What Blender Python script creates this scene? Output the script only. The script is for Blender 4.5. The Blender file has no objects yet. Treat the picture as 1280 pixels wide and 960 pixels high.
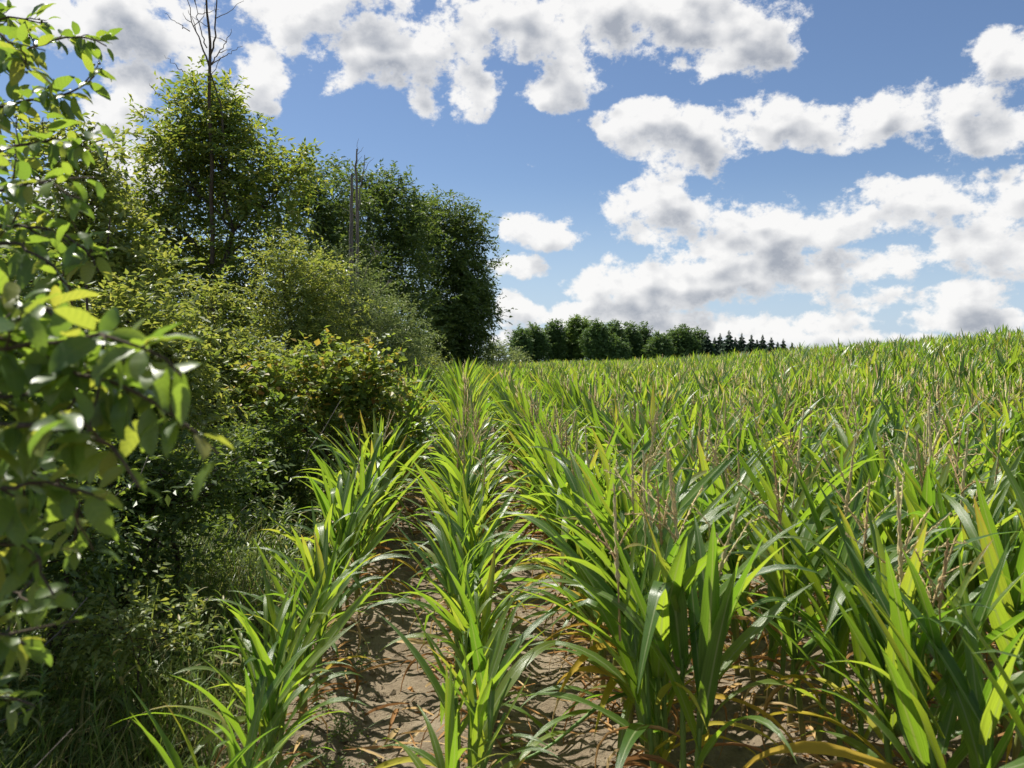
import bpy, math, random
import numpy as np
from mathutils import Vector, Matrix

R = math.radians
rng = np.random.default_rng(7)
random.seed(7)
sc = bpy.context.scene
COL = sc.collection

# ------------------------------------------------------------------ camera
CAM_H = 1.72
F = 960.0                      # focal length in pixels of a 1280 px wide frame
YAW, PITCH = math.atan(60 / F), math.atan(30 / F)
cam_d = bpy.data.cameras.new('camera')
cam = bpy.data.objects.new('camera', cam_d); COL.objects.link(cam)
cam_d.sensor_width = 36; cam_d.lens = 27; cam_d.clip_start = 0.05; cam_d.clip_end = 5000
cam.location = (0, 0, CAM_H)
cam.rotation_euler = (math.pi / 2 - PITCH, 0, -YAW)
cam_d.dof.use_dof = True; cam_d.dof.focus_distance = 7.0; cam_d.dof.aperture_fstop = 5.0
sc.camera = cam
FWD = np.array([math.sin(YAW) * math.cos(PITCH), math.cos(YAW) * math.cos(PITCH), -math.sin(PITCH)])
RGT = np.array([math.cos(YAW), -math.sin(YAW), 0.0])
UPV = np.cross(RGT, FWD)
CAMP = np.array([0, 0, CAM_H])
def P(px, py, d):
    return CAMP + d * (FWD + (px - 640) / F * RGT + (480 - py) / F * UPV)

# ------------------------------------------------------------------ light
SUN_AZ, SUN_EL = R(-40), R(60)
SUN_DIR = Vector((math.sin(SUN_AZ) * math.cos(SUN_EL), math.cos(SUN_AZ) * math.cos(SUN_EL), math.sin(SUN_EL)))
sun_d = bpy.data.lights.new('sun', 'SUN'); sun_d.energy = 5.0; sun_d.angle = R(0.53); sun_d.color = (1, .95, .86)
sun = bpy.data.objects.new('sun', sun_d); COL.objects.link(sun)
sun.rotation_euler = SUN_DIR.to_track_quat('Z', 'Y').to_euler()
sc.view_settings.view_transform = 'Standard'; sc.view_settings.look = 'None'
sc.view_settings.gamma = 1; sc.view_settings.use_curve_mapping = False
sc.view_settings.exposure = 0.68
cy = sc.cycles
cy.max_bounces = 7; cy.diffuse_bounces = 4; cy.glossy_bounces = 2; cy.transmission_bounces = 5
cy.transparent_max_bounces = 4; cy.caustics_reflective = False; cy.caustics_refractive = False
cy.use_denoising = True

world = bpy.data.worlds.new('World'); sc.world = world; world.use_nodes = True
world.cycles.sampling_method = 'MANUAL'; world.cycles.sample_map_resolution = 512
WN = world.node_tree; WN.nodes.clear()

# clouds of the photograph as (px, py, rx, ry) turned into azimuth / elevation
CL = [(170,38,120,48),(60,15,90,32),(165,95,36,22),(318,92,40,42),(400,22,130,48),(480,62,80,46),(525,115,32,34),
      (590,112,45,32),(640,25,110,40),(790,30,190,46),(715,98,58,42),(900,52,95,38),(150,195,60,62),(95,255,50,30),
      (800,155,62,26),(880,172,110,38),(990,160,75,34),(1160,132,95,26),(1235,172,72,32),(1262,75,38,34),
      (690,292,52,20),(645,334,44,14),(640,382,40,24),(820,262,78,44),(905,298,110,32),(1010,288,120,24),(1150,262,150,34),
      (1250,285,80,50),(765,352,58,26),(850,358,120,34),(980,345,110,28),(1090,330,100,22),(1105,375,60,17),(1015,405,65,18),
      (735,394,70,20),(850,404,130,17),(950,425,170,13),(1205,372,55,18),(1200,402,85,14),(670,420,60,18),
      (752,430,120,13),(1150,428,120,10)]
def px_azel(px, py):
    d = P(px, py, 1) - CAMP
    return math.atan2(d[0], d[1]), math.atan2(d[2], math.hypot(d[0], d[1]))

def nn(t, kind, **kw):
    n = t.nodes.new(kind)
    for k, v in kw.items():
        setattr(n, k, v)
    return n
def plug(t, node, idx, val):
    if val is None:
        return
    s = node.inputs[idx]
    if isinstance(val, bpy.types.NodeSocket):
        t.links.new(val, s)
    else:
        s.default_value = val
def mth(t, op, a, b=None, c=None, clamp=False):
    n = nn(t, 'ShaderNodeMath', operation=op, use_clamp=clamp)
    plug(t, n, 0, a); plug(t, n, 1, b); plug(t, n, 2, c)
    return n.outputs[0]
def vmt(t, op, a, b=None, c=None):
    n = nn(t, 'ShaderNodeVectorMath', operation=op)
    plug(t, n, 0, a); plug(t, n, 1, b); plug(t, n, 2, c)
    return n.outputs['Value'] if op in ('LENGTH', 'DOT_PRODUCT') else n.outputs[0]
def noise(t, vec, scale, detail=4, rough=.5, lac=2.0, dist=0.0):
    n = nn(t, 'ShaderNodeTexNoise')
    plug(t, n, 'Vector', vec); n.inputs['Scale'].default_value = scale; n.inputs['Detail'].default_value = detail
    n.inputs['Roughness'].default_value = rough; n.inputs['Lacunarity'].default_value = lac
    n.inputs['Distortion'].default_value = dist
    return n
def maprange(t, v, a, b, c=0.0, d=1.0, smooth=False):
    n = nn(t, 'ShaderNodeMapRange', clamp=True)
    n.interpolation_type = 'SMOOTHSTEP' if smooth else 'LINEAR'
    plug(t, n, 0, v)
    for i, x in enumerate((a, b, c, d)):
        plug(t, n, i + 1, x)
    return n.outputs[0]
def mixc(t, f, a, b, blend='MIX'):
    n = nn(t, 'ShaderNodeMix', data_type='RGBA', blend_type=blend)
    plug(t, n, 0, f); plug(t, n, 6, a); plug(t, n, 7, b)
    return n.outputs[2]

def cloud_group():
    g = bpy.data.node_groups.new('cloud_density', 'ShaderNodeTree')
    g.interface.new_socket('Vector', in_out='INPUT', socket_type='NodeSocketVector')
    g.interface.new_socket('Detail', in_out='INPUT', socket_type='NodeSocketFloat')
    g.interface.new_socket('Density', in_out='OUTPUT', socket_type='NodeSocketFloat')
    gi = nn(g, 'NodeGroupInput'); go = nn(g, 'NodeGroupOutput')
    d = gi.outputs[0]
    w = noise(g, d, 9.0, 3, .55)
    wv = vmt(g, 'SUBTRACT', w.outputs['Color'], (.5, .5, .5))
    dw = vmt(g, 'MULTIPLY_ADD', wv, (.085, .085, .05), d)
    s = nn(g, 'ShaderNodeSeparateXYZ'); g.links.new(dw, s.inputs[0])
    az = mth(g, 'ARCTAN2', s.outputs[0], s.outputs[1]); el = mth(g, 'ARCSINE', s.outputs[2])
    c = nn(g, 'ShaderNodeCombineXYZ'); g.links.new(az, c.inputs[0]); g.links.new(el, c.inputs[1])
    acc = None
    for (px, py, rx, ry) in CL:
        a, e = px_azel(px, py)
        ix, iy = F / (rx * .98), F / (ry * (1.0 if py < 240 else 1.06))
        q = vmt(g, 'MULTIPLY_ADD', c.outputs[0], (ix, iy, 0), (-a * ix, -e * iy, 0))
        l = vmt(g, 'DOT_PRODUCT', q, q)
        acc = l if acc is None else mth(g, 'SMOOTH_MIN', acc, l, .35)
    blob = mth(g, 'SUBTRACT', 1.0, mth(g, 'MINIMUM', acc, 2.0))
    # beyond the placed clouds the same kind of cloud goes on all round the sky
    s0 = nn(g, 'ShaderNodeSeparateXYZ'); g.links.new(d, s0.inputs[0])
    flat = vmt(g, 'MULTIPLY', d, (1, 1, 1.9))
    gen = maprange(g, noise(g, flat, 3.2, 4, .5).outputs[0], .40, .68, -1.0, 1.0)
    win = mth(g, 'MULTIPLY', maprange(g, mth(g, 'ABSOLUTE', mth(g, 'SUBTRACT', az, .06)), .66, .78, 1, 0, True),
              maprange(g, el, .50, .62, 1, 0, True))
    cov = mth(g, 'ADD', mth(g, 'MULTIPLY', blob, win), mth(g, 'MULTIPLY', gen, mth(g, 'SUBTRACT', 1.0, win)))
    f1 = noise(g, vmt(g, 'MULTIPLY', d, (1, 1, 1.3)), 18.0, 8, .63)
    g.links.new(gi.outputs[1], f1.inputs['Detail'])
    fb = mth(g, 'MULTIPLY', mth(g, 'SUBTRACT', f1.outputs[0], .5), 5.2)
    g.links.new(mth(g, 'ADD', cov, fb), go.inputs[0])
    return g

def build_world():
    t = WN
    tc = nn(t, 'ShaderNodeTexCoord'); d = tc.outputs['Generated']
    sky = nn(t, 'ShaderNodeTexSky', sky_type='NISHITA')
    sky.sun_disc = False; sky.sun_elevation = SUN_EL; sky.sun_rotation = SUN_AZ
    sky.air_density = 1.0; sky.dust_density = .4; sky.ozone_density = 2.0; sky.altitude = 200
    g = cloud_group()
    def dens(v, det):
        n = nn(t, 'ShaderNodeGroup'); n.node_tree = g; plug(t, n, 0, v); n.inputs[1].default_value = det
        return n.outputs[0]
    D0 = dens(d, 9)
    D1 = dens(vmt(t, 'ADD', d, (-.010, .006, .030)), 1.6)
    D2 = dens(vmt(t, 'ADD', d, (-.004, .002, .0075)), 6)
    alpha = maprange(t, D0, -.12, .55, 0, 1, True)
    up = nn(t, 'ShaderNodeSeparateXYZ'); t.links.new(d, up.inputs[0])
    # light that the cloud matter between this point and the sun takes away, and the billows that catch it
    occ = maprange(t, D1, -.2, 1.5, 0, 1, True)
    thick = maprange(t, D0, .1, 1.3, 0, 1, True)
    relief = maprange(t, mth(t, 'SUBTRACT', D0, D2), -.9, .9, -.22, .22)
    sh = mth(t, 'SUBTRACT', mth(t, 'MULTIPLY', occ, mth(t, 'MULTIPLY_ADD', thick, .6, .4)), relief, clamp=True)
    colr = mixc(t, sh, (1.0, .99, .975, 1), (.40, .43, .49, 1))
    low = maprange(t, up.outputs[2], .0, .24, .75, .0, True)
    skyc = mixc(t, low, mixc(t, 1.0, sky.outputs[0], (.96, 1.01, 1.10, 1), 'MULTIPLY'), (5.6, 7.1, 9.0, 1))
    bsky = nn(t, 'ShaderNodeBackground'); t.links.new(skyc, bsky.inputs[0]); bsky.inputs[1].default_value = .060
    bcl = nn(t, 'ShaderNodeBackground'); t.links.new(colr, bcl.inputs[0]); bcl.inputs[1].default_value = .61
    horizon = maprange(t, up.outputs[2], -.01, .03, 0, 1, True)
    fac = mth(t, 'MULTIPLY', mth(t, 'MULTIPLY', alpha, horizon), .96)
    mx = nn(t, 'ShaderNodeMixShader'); t.links.new(fac, mx.inputs[0])
    t.links.new(bsky.outputs[0], mx.inputs[1]); t.links.new(bcl.outputs[0], mx.inputs[2])
    out = nn(t, 'ShaderNodeOutputWorld'); t.links.new(mx.outputs[0], out.inputs[0])
build_world()

# ------------------------------------------------------------------ helpers
def build_mesh(name, V, faces, mats, luv=None, smooth=True, mat_idx=None):
    """V (n,3); faces list of int arrays (m,k)."""
    me = bpy.data.meshes.new(name)
    V = np.asarray(V, np.float32)
    me.vertices.add(len(V)); me.vertices.foreach_set('co', V.ravel())
    faces = [np.asarray(f, np.int32) for f in faces if len(f)]
    nl = sum(f.size for f in faces); npoly = sum(len(f) for f in faces)
    me.loops.add(nl); me.polygons.add(npoly)
    me.loops.foreach_set('vertex_index', np.concatenate([f.ravel() for f in faces]))
    tot = np.concatenate([np.full(len(f), f.shape[1], np.int32) for f in faces])
    st = np.concatenate([[0], np.cumsum(tot)[:-1]]).astype(np.int32)
    me.polygons.foreach_set('loop_start', st); me.polygons.foreach_set('loop_total', tot)
    me.polygons.foreach_set('use_smooth', np.full(npoly, smooth))
    for m in (mats if isinstance(mats, (list, tuple)) else [mats]):
        me.materials.append(m)
    if mat_idx is not None:
        me.polygons.foreach_set('material_index', np.asarray(mat_idx, np.int32))
    if luv is not None:
        a = me.attributes.new('luv', 'FLOAT_VECTOR', 'POINT')
        a.data.foreach_set('vector', np.asarray(luv, np.float32).ravel())
    me.update(calc_edges=True)
    return me
def link(name, me, parent=None):
    o = bpy.data.objects.new(name, me); COL.objects.link(o)
    if parent is not None:
        o.parent = parent
    return o
def tag(o, label=None, cat=None, group=None, kind=None):
    for k, v in (('label', label), ('category', cat), ('group', group), ('kind', kind)):
        if v:
            o[k] = v
    return o
def empty(name, loc, rz=0.0):
    o = bpy.data.objects.new(name, None); COL.objects.link(o)
    o.location = Vector([float(x) for x in loc]); o.rotation_euler = (0, 0, rz); o.empty_display_size = .1
    return o

class MB:
    def __init__(s):
        s.V, s.F, s.L, s.M, s.n = [], {}, [], {}, 0
    def add(s, V, F, luv=None, mi=0):
        V = np.asarray(V, float).reshape(-1, 3)
        for f in (F if isinstance(F, list) else [F]):
            f = np.asarray(f, np.int64)
            s.F.setdefault(f.shape[1], []).append(f + s.n)
            s.M.setdefault(f.shape[1], []).append(np.full(len(f), mi))
        s.V.append(V); s.n += len(V)
        s.L.append(np.zeros((len(V), 3)) if luv is None else np.asarray(luv, float).reshape(-1, 3))
    def mesh(s, name, mats, smooth=True):
        ks = sorted(s.F)
        return build_mesh(name, np.concatenate(s.V), [np.concatenate(s.F[k]) for k in ks], mats,
                          np.concatenate(s.L), smooth, np.concatenate([np.concatenate(s.M[k]) for k in ks]))

def unit(v):
    v = np.asarray(v, float)
    return v / np.maximum(np.linalg.norm(v, axis=-1, keepdims=True), 1e-9)

def tube(path, radii, sides=6, luvz=0.0):
    path = np.asarray(path, float); n = len(path)
    radii = np.broadcast_to(np.asarray(radii, float), (n,))
    T = unit(np.gradient(path, axis=0))
    ref = np.array([0.0, 0, 1]) if abs(T[0][2]) < .8 else np.array([1.0, 0, 0])
    A = unit(np.cross(T, ref)); B = np.cross(T, A)
    th = np.arange(sides) / sides * 2 * np.pi
    V = path[:, None] + radii[:, None, None] * (np.cos(th)[None, :, None] * A[:, None] + np.sin(th)[None, :, None] * B[:, None])
    i = np.arange(n - 1)[:, None]; j = np.arange(sides)[None]
    q = np.stack([i * sides + j, i * sides + (j + 1) % sides, (i + 1) * sides + (j + 1) % sides, (i + 1) * sides + j], -1).reshape(-1, 4)
    luv = np.zeros((n, sides, 3)); luv[..., 1] = np.linspace(0, 1, n)[:, None]; luv[..., 2] = luvz
    return V.reshape(-1, 3), q, luv.reshape(-1, 3)

def wiggle(a, b, n, amp, r=None, sag=0.0):
    """a wandering path from a to b"""
    r = r or rng
    a = np.asarray(a, float); b = np.asarray(b, float)
    t = np.linspace(0, 1, n)[:, None]
    p = a + (b - a) * t
    L = np.linalg.norm(b - a)
    off = np.cumsum(r.normal(0, 1, (n, 3)), 0); off -= off[0] + (off[-1] - off[0]) * t
    p = p + off * amp * L / n
    p[:, 2] += sag * L * np.sin(np.pi * t[:, 0])
    return p

# ------------------------------------------------------------------ terrain
def terrain(x, y):
    x = np.asarray(x, float); y = np.asarray(y, float)
    h = 1.36 * np.exp(-.5 * ((x - 25) / 8.0) ** 2 * (x < 25)) * np.exp(-.5 * ((y - 26) / 22) ** 2)
    h = h + .10 * np.exp(-.5 * ((x + 3.2) / 1.3) ** 2) * (y < 40)
    return h + .015 * np.sin(x * 1.7 + 1) * np.sin(y * .8) 

# ------------------------------------------------------------------ materials
def new_mat(name):
    m = bpy.data.materials.new(name); m.use_nodes = True
    t = m.node_tree; t.nodes.clear()
    out = nn(t, 'ShaderNodeOutputMaterial')
    return m, t, out
def ramp(t, fac, stops):
    n = nn(t, 'ShaderNodeValToRGB'); plug(t, n, 0, fac)
    e = n.color_ramp.elements
    while len(e) < len(stops):
        e.new(.5)
    for i, (p, c) in enumerate(stops):
        e[i].position = p; e[i].color = (*c, 1)
    return n.outputs[0]
def principled(t, col, rough=.6, spec=.5, normal=None):
    b = nn(t, 'ShaderNodeBsdfPrincipled')
    plug(t, b, 'Base Color', col); plug(t, b, 'Roughness', rough); b.inputs['Specular IOR Level'].default_value = spec
    if normal is not None:
        plug(t, b, 'Normal', normal)
    return b.outputs[0]
def bump(t, h, strength=.5, dist=.02):
    n = nn(t, 'ShaderNodeBump'); n.inputs['Strength'].default_value = strength; n.inputs['Distance'].default_value = dist
    plug(t, n, 'Height', h)
    return n.outputs[0]
def luv_nodes(t):
    a = nn(t, 'ShaderNodeAttribute', attribute_name='luv')
    s = nn(t, 'ShaderNodeSeparateXYZ'); t.links.new(a.outputs['Vector'], s.inputs[0])
    o = nn(t, 'ShaderNodeObjectInfo')
    r = mth(t, 'FRACT', mth(t, 'ADD', s.outputs[2], o.outputs['Random']))
    return s.outputs[0], s.outputs[1], r, a.outputs['Vector']

def leafy(name, stops, tstops, tf=.42, rough=.48, spec=.35, midrib=0.0, back=None):
    """tree leaf: colour ramp over each leaf's own random value, light shining through"""
    m, t, out = new_mat(name)
    u, v, r, vec = luv_nodes(t)
    c = ramp(t, r, stops); ct = ramp(t, r, tstops)
    if midrib:
        k = maprange(t, mth(t, 'ABSOLUTE', u), 0, .10, midrib, 0)
        c = mixc(t, k, c, (.22, .27, .09, 1))
    if midrib:
        vn = mth(t, 'SINE', mth(t, 'MULTIPLY', mth(t, 'SUBTRACT', v, mth(t, 'MULTIPLY', mth(t, 'ABSOLUTE', u), .16)), 44.0))
        vk = maprange(t, vn, .55, 1.0, 0, .35)
        c = mixc(t, vk, c, (.16, .21, .07, 1)); ct = mixc(t, vk, ct, (.16, .24, .02, 1))
        sp = noise(t, vmt(t, 'MULTIPLY', vec, (2, 4, 60)), 1.6, 4, .65).outputs[0]
        br = maprange(t, sp, .63, .70, 0, .8)
        c = mixc(t, br, c, (.13, .085, .03, 1)); ct = mixc(t, br, ct, (.20, .12, .03, 1))
    g = nn(t, 'ShaderNodeNewGeometry')
    if back:
        c = mixc(t, mth(t, 'MULTIPLY', g.outputs['Backfacing'], .8), c, (*back, 1))
    b = principled(t, c, rough, spec)
    tr = nn(t, 'ShaderNodeBsdfTranslucent'); t.links.new(ct, tr.inputs[0])
    mx = nn(t, 'ShaderNodeMixShader'); mx.inputs[0].default_value = tf
    t.links.new(b, mx.inputs[1]); t.links.new(tr.outputs[0], mx.inputs[2]); t.links.new(mx.outputs[0], out.inputs[0])
    return m

def corn_leaf_mat():
    m, t, out = new_mat('corn_blade')
    u, v, r, vec = luv_nodes(t)
    st = vmt(t, 'MULTIPLY', vec, (16, 1.6, 40)); vein = noise(t, st, 1.0, 3, .6).outputs[0]
    c = ramp(t, r, [(0, (.054, .118, .024)), (.35, (.078, .150, .030)), (.7, (.105, .175, .036)), (1, (.145, .205, .045))])
    ct = ramp(t, r, [(0, (.20, .39, .022)), (.4, (.31, .50, .028)), (.75, (.43, .59, .034)), (1, (.56, .65, .05))])
    k = maprange(t, vein, .3, .7, .62, 1.28)
    c = mixc(t, 1.0, c, k, 'MULTIPLY'); ct = mixc(t, 1.0, ct, k, 'MULTIPLY')
    rib = maprange(t, mth(t, 'ABSOLUTE', u), .05, .15, .85, 0)
    c = mixc(t, rib, c, (.30, .36, .17, 1)); ct = mixc(t, rib, ct, (.34, .42, .08, 1))
    blot = noise(t, vmt(t, 'MULTIPLY', vec, (1.5, 6, 90)), 1.0, 3, .6).outputs[0]
    # a few blades dry out from the tip and the margin
    old = mth(t, 'MULTIPLY', maprange(t, r, .90, .95, 0, 1),
              maprange(t, mth(t, 'ADD', mth(t, 'ADD', v, mth(t, 'MULTIPLY', mth(t, 'ABSOLUTE', u), .25)), mth(t, 'MULTIPLY', blot, .8)), .95+.22, 1.35+.25, 0, 1))
    c = mixc(t, old, c, (.42, .27, .07, 1)); ct = mixc(t, old, ct, (.52, .32, .05, 1))
    ribb = mth(t, 'MULTIPLY', vein, 1.0)
    nrm = bump(t, ribb, .35, .004)
    b = principled(t, c, .33, .7, nrm)
    tr = nn(t, 'ShaderNodeBsdfTranslucent'); t.links.new(ct, tr.inputs[0])
    mx = nn(t, 'ShaderNodeMixShader'); mx.inputs[0].default_value = .48
    t.links.new(b, mx.inputs[1]); t.links.new(tr.outputs[0], mx.inputs[2]); t.links.new(mx.outputs[0], out.inputs[0])
    return m
def dry_mat(name, stops, tf=.3):
    m, t, out = new_mat(name)
    u, v, r, vec = luv_nodes(t)
    nz = noise(t, vmt(t, 'MULTIPLY', vec, (8, 2, 40)), 1.0, 4, .6).outputs[0]
    c = ramp(t, mth(t, 'ADD', mth(t, 'MULTIPLY', r, .6), mth(t, 'MULTIPLY', nz, .4)), stops)
    b = principled(t, c, .75, .2)
    tr = nn(t, 'ShaderNodeBsdfTranslucent'); t.links.new(c, tr.inputs[0])
    mx = nn(t, 'ShaderNodeMixShader'); mx.inputs[0].default_value = tf
    t.links.new(b, mx.inputs[1]); t.links.new(tr.outputs[0], mx.inputs[2]); t.links.new(mx.outputs[0], out.inputs[0])
    return m
def stalk_mat():
    m, t, out = new_mat('corn_stalk')
    u, v, r, vec = luv_nodes(t)
    c = ramp(t, mth(t, 'ADD', v, mth(t, 'MULTIPLY', r, .12)), [(0, (.20, .13, .06)), (.16, (.22, .20, .06)), (.35, (.13, .20, .04)), (1, (.10, .19, .035))])
    t.links.new(principled(t, c, .5, .4), out.inputs[0])
    return m
def bark_mat(name, a, b, scale=18):
    m, t, out = new_mat(name)
    tc = nn(t, 'ShaderNodeTexCoord')
    nz = noise(t, vmt(t, 'MULTIPLY', tc.outputs['Object'], (1, 1, .25)), scale, 6, .65).outputs[0]
    c = ramp(t, nz, [(.3, a), (.7, b)])
    t.links.new(principled(t, c, .9, .2, bump(t, nz, .8, .02)), out.inputs[0])
    return m
def soil_mat():
    m, t, out = new_mat('soil')
    tc = nn(t, 'ShaderNodeTexCoord'); o = tc.outputs['Object']
    s = nn(t, 'ShaderNodeSeparateXYZ'); t.links.new(o, s.inputs[0])
    big = noise(t, o, 1.3, 5, .6).outputs[0]; mid = noise(t, o, 9, 6, .65).outputs[0]; fine = noise(t, o, 70, 5, .7).outputs[0]
    c = ramp(t, mth(t, 'ADD', mth(t, 'MULTIPLY', big, .45), mth(t, 'MULTIPLY', mid, .55)),
             [(.32, (.15, .118, .082)), (.5, (.27, .218, .15)), (.68, (.38, .32, .232))])
    c = mixc(t, maprange(t, fine, .35, .65, .0, .45), c, (.15, .105, .07, 1))
    # verge: dead grass and litter over dark earth left of the first corn row
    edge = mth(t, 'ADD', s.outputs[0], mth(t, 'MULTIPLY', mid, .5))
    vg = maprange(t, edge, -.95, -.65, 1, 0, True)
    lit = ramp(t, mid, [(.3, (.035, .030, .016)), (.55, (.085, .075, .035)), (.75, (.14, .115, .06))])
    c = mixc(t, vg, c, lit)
    far = maprange(t, s.outputs[1], 60, 120, 0, 1)
    c = mixc(t, far, c, (.06, .10, .025, 1))
    h = mth(t, 'ADD', mth(t, 'MULTIPLY', mid, .7), mth(t, 'MULTIPLY', fine, .3))
    t.links.new(principled(t, c, .95, .1, bump(t, h, 1.0, .06)), out.inputs[0])
    return m
def plain(name, c, rough=.7, spec=.3):
    m, t, out = new_mat(name)
    tc = nn(t, 'ShaderNodeTexCoord')
    nz = noise(t, tc.outputs['Object'], 60, 4, .6).outputs[0]
    cc = mixc(t, maprange(t, nz, .3, .7, 0, .5), (*c, 1), (c[0] * .5, c[1] * .5, c[2] * .5, 1))
    t.links.new(principled(t, cc, rough, spec), out.inputs[0])
    return m

M_CORN = corn_leaf_mat()
M_DRY = dry_mat('dry_corn_blade', [(.15, (.20, .10, .04)), (.4, (.42, .22, .08)), (.65, (.55, .38, .17)), (.9, (.62, .50, .30))])
M_YEL = dry_mat('yellow_corn_blade', [(.15, (.50, .25, .05)), (.45, (.55, .42, .05)), (.8, (.40, .42, .06))], .45)
M_TAS = dry_mat('corn_tassel', [(.1, (.40, .24, .12)), (.35, (.54, .40, .20)), (.65, (.64, .54, .28)), (.9, (.66, .60, .34))], .15)
M_STK = stalk_mat()
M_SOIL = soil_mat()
M_SILK = plain('corn_silk', (.30, .14, .07))
M_BARK = bark_mat('grey_bark', (.045, .038, .030), (.13, .115, .095))
M_DEAD = bark_mat('dead_wood', (.09, .08, .07), (.22, .20, .18))
M_TWIG = bark_mat('twig_bark', (.05, .04, .03), (.14, .11, .08), 40)

# ------------------------------------------------------------------ ground
def ground():
    def axis(segs):
        out = []
        for a, b, st in segs:
            out.append(np.arange(a, b, st))
        return np.concatenate(out)
    xs = axis([(-1400, -200, 200), (-200, -30, 17), (-30, -4, 1.0), (-4, -1.2, .12), (-1.2, 2.4, .04), (2.4, 7, .15), (7, 60, 1.2), (60, 240, 18), (240, 1500, 180)])
    ys = axis([(-900, -60, 120), (-60, -2, 5), (-2, 1.5, .3), (1.5, 8, .045), (8, 16, .16), (16, 90, 1.4), (90, 300, 15), (300, 2400, 210)])
    X, Y = np.meshgrid(xs, ys, indexing='ij')
    Z = terrain(X, Y)
    near = np.clip((9 - Y) / 3, 0, 1) * np.clip((Y - 1) / .5, 0, 1)
    # rows stand on slightly ridged, cloddy soil
    Z = Z + near * .022 * np.cos(2 * np.pi * X / .76) * (X > -1.2)
    r = np.random.default_rng(3)
    cl = r.normal(0, 1, X.shape)
    for _ in range(2):
        cl = (cl + np.roll(cl, 1, 0) + np.roll(cl, -1, 0) + np.roll(cl, 1, 1) + np.roll(cl, -1, 1)) / 3.2
    Z = Z + near * .014 * cl
    nx, ny = X.shape
    i = np.arange(nx - 1)[:, None]; j = np.arange(ny - 1)[None]
    q = np.stack([i * ny + j, (i + 1) * ny + j, (i + 1) * ny + j + 1, i * ny + j + 1], -1).reshape(-1, 4)
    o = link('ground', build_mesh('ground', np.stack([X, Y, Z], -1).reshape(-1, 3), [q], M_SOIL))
    tag(o, 'dry tan soil of the corn field and the verge', 'ground', kind='structure')
ground()

# ------------------------------------------------------------------ corn
def blades(base, az, e0, bend, pw, L, W, fold, kink, wave, S=12, C=1, rnd=None, twist=None):
    """many corn blades at once -> V (N*(S+1)*(2C+1),3), quads, luv.  Arrays of length N."""
    N = len(az); t = np.linspace(0, 1, S + 1)
    e = e0[:, None] - bend[:, None] * t[None] ** pw[:, None]
    if kink is not None:                                  # blade snapped over at kink[:,0] by kink[:,1]
        e = e - kink[:, 1:2] / (1 + np.exp(-(t[None] - kink[:, 0:1]) * 38))
    em = (e[:, 1:] + e[:, :-1]) / 2
    dr = np.cos(em) / S; dz = np.sin(em) / S
    rr = np.concatenate([np.zeros((N, 1)), np.cumsum(dr, 1)], 1) * L[:, None]
    zz = np.concatenate([np.zeros((N, 1)), np.cumsum(dz, 1)], 1) * L[:, None]
    w = W[:, None] * ((.50 + .50 * np.sin(np.minimum(t / .38, 1) * np.pi / 2)) * (1 - t ** 2.3) ** .95)[None]
    ca, sa = np.cos(az)[:, None], np.sin(az)[:, None]
    nr, nz = -np.sin(e), np.cos(e)                        # normal in the (radial, z) plane
    us = np.linspace(-1, 1, int(2 * C + 1))
    tw = (twist[:, None] * t[None]) if twist is not None else np.zeros((N, S + 1))
    V = np.zeros((N, S + 1, len(us), 3)); luv = np.zeros((N, S + 1, len(us), 3))
    for k, u in enumerate(us):
        lat = u * w * .5 * np.cos(fold)[:, None]
        nor = abs(u) * w * .5 * np.sin(fold)[:, None] + wave[:, None] * w * abs(u) * np.sin(t[None] * (17 + 9 * np.sin(az * 7)[:, None]) + az[:, None] * 5 + u * 1.3)
        lat, nor = lat * np.cos(tw) - nor * np.sin(tw), lat * np.sin(tw) + nor * np.cos(tw)
        r_ = rr + nor * nr; z_ = zz + nor * nz
        V[:, :, k, 0] = base[:, None, 0] + r_ * ca - lat * sa
        V[:, :, k, 1] = base[:, None, 1] + r_ * sa + lat * ca
        V[:, :, k, 2] = base[:, None, 2] + z_
        luv[:, :, k, 0] = u; luv[:, :, k, 1] = t[None]
        luv[:, :, k, 2] = 0 if rnd is None else rnd[:, None]
    m = len(us); per = (S + 1) * m
    i = np.arange(S)[:, None]; j = np.arange(m - 1)[None]
    q = np.stack([i * m + j, (i + 1) * m + j, (i + 1) * m + j + 1, i * m + j + 1], -1).reshape(-1, 4)
    Q = (q[None] + np.arange(N)[:, None, None] * per).reshape(-1, 4)
    return V.reshape(-1, 3), Q, luv.reshape(-1, 3)

A1 = lambda *v: np.array(v, float)
def one_blade(e0, bend, pw, W, fold, kink=None, wave=.05, mat=None, name='corn_leaf', twist=0.0, S=12):
    V, Q, l = blades(np.zeros((1, 3)), A1(0), A1(R(e0)), A1(R(bend)), A1(pw), A1(1), A1(W), A1(R(fold)),
                     None if kink is None else np.array([[kink[0], R(kink[1])]]), A1(wave), S=S, twist=A1(R(twist)))
    return build_mesh(name, V, [Q], mat or M_CORN, l)

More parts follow.
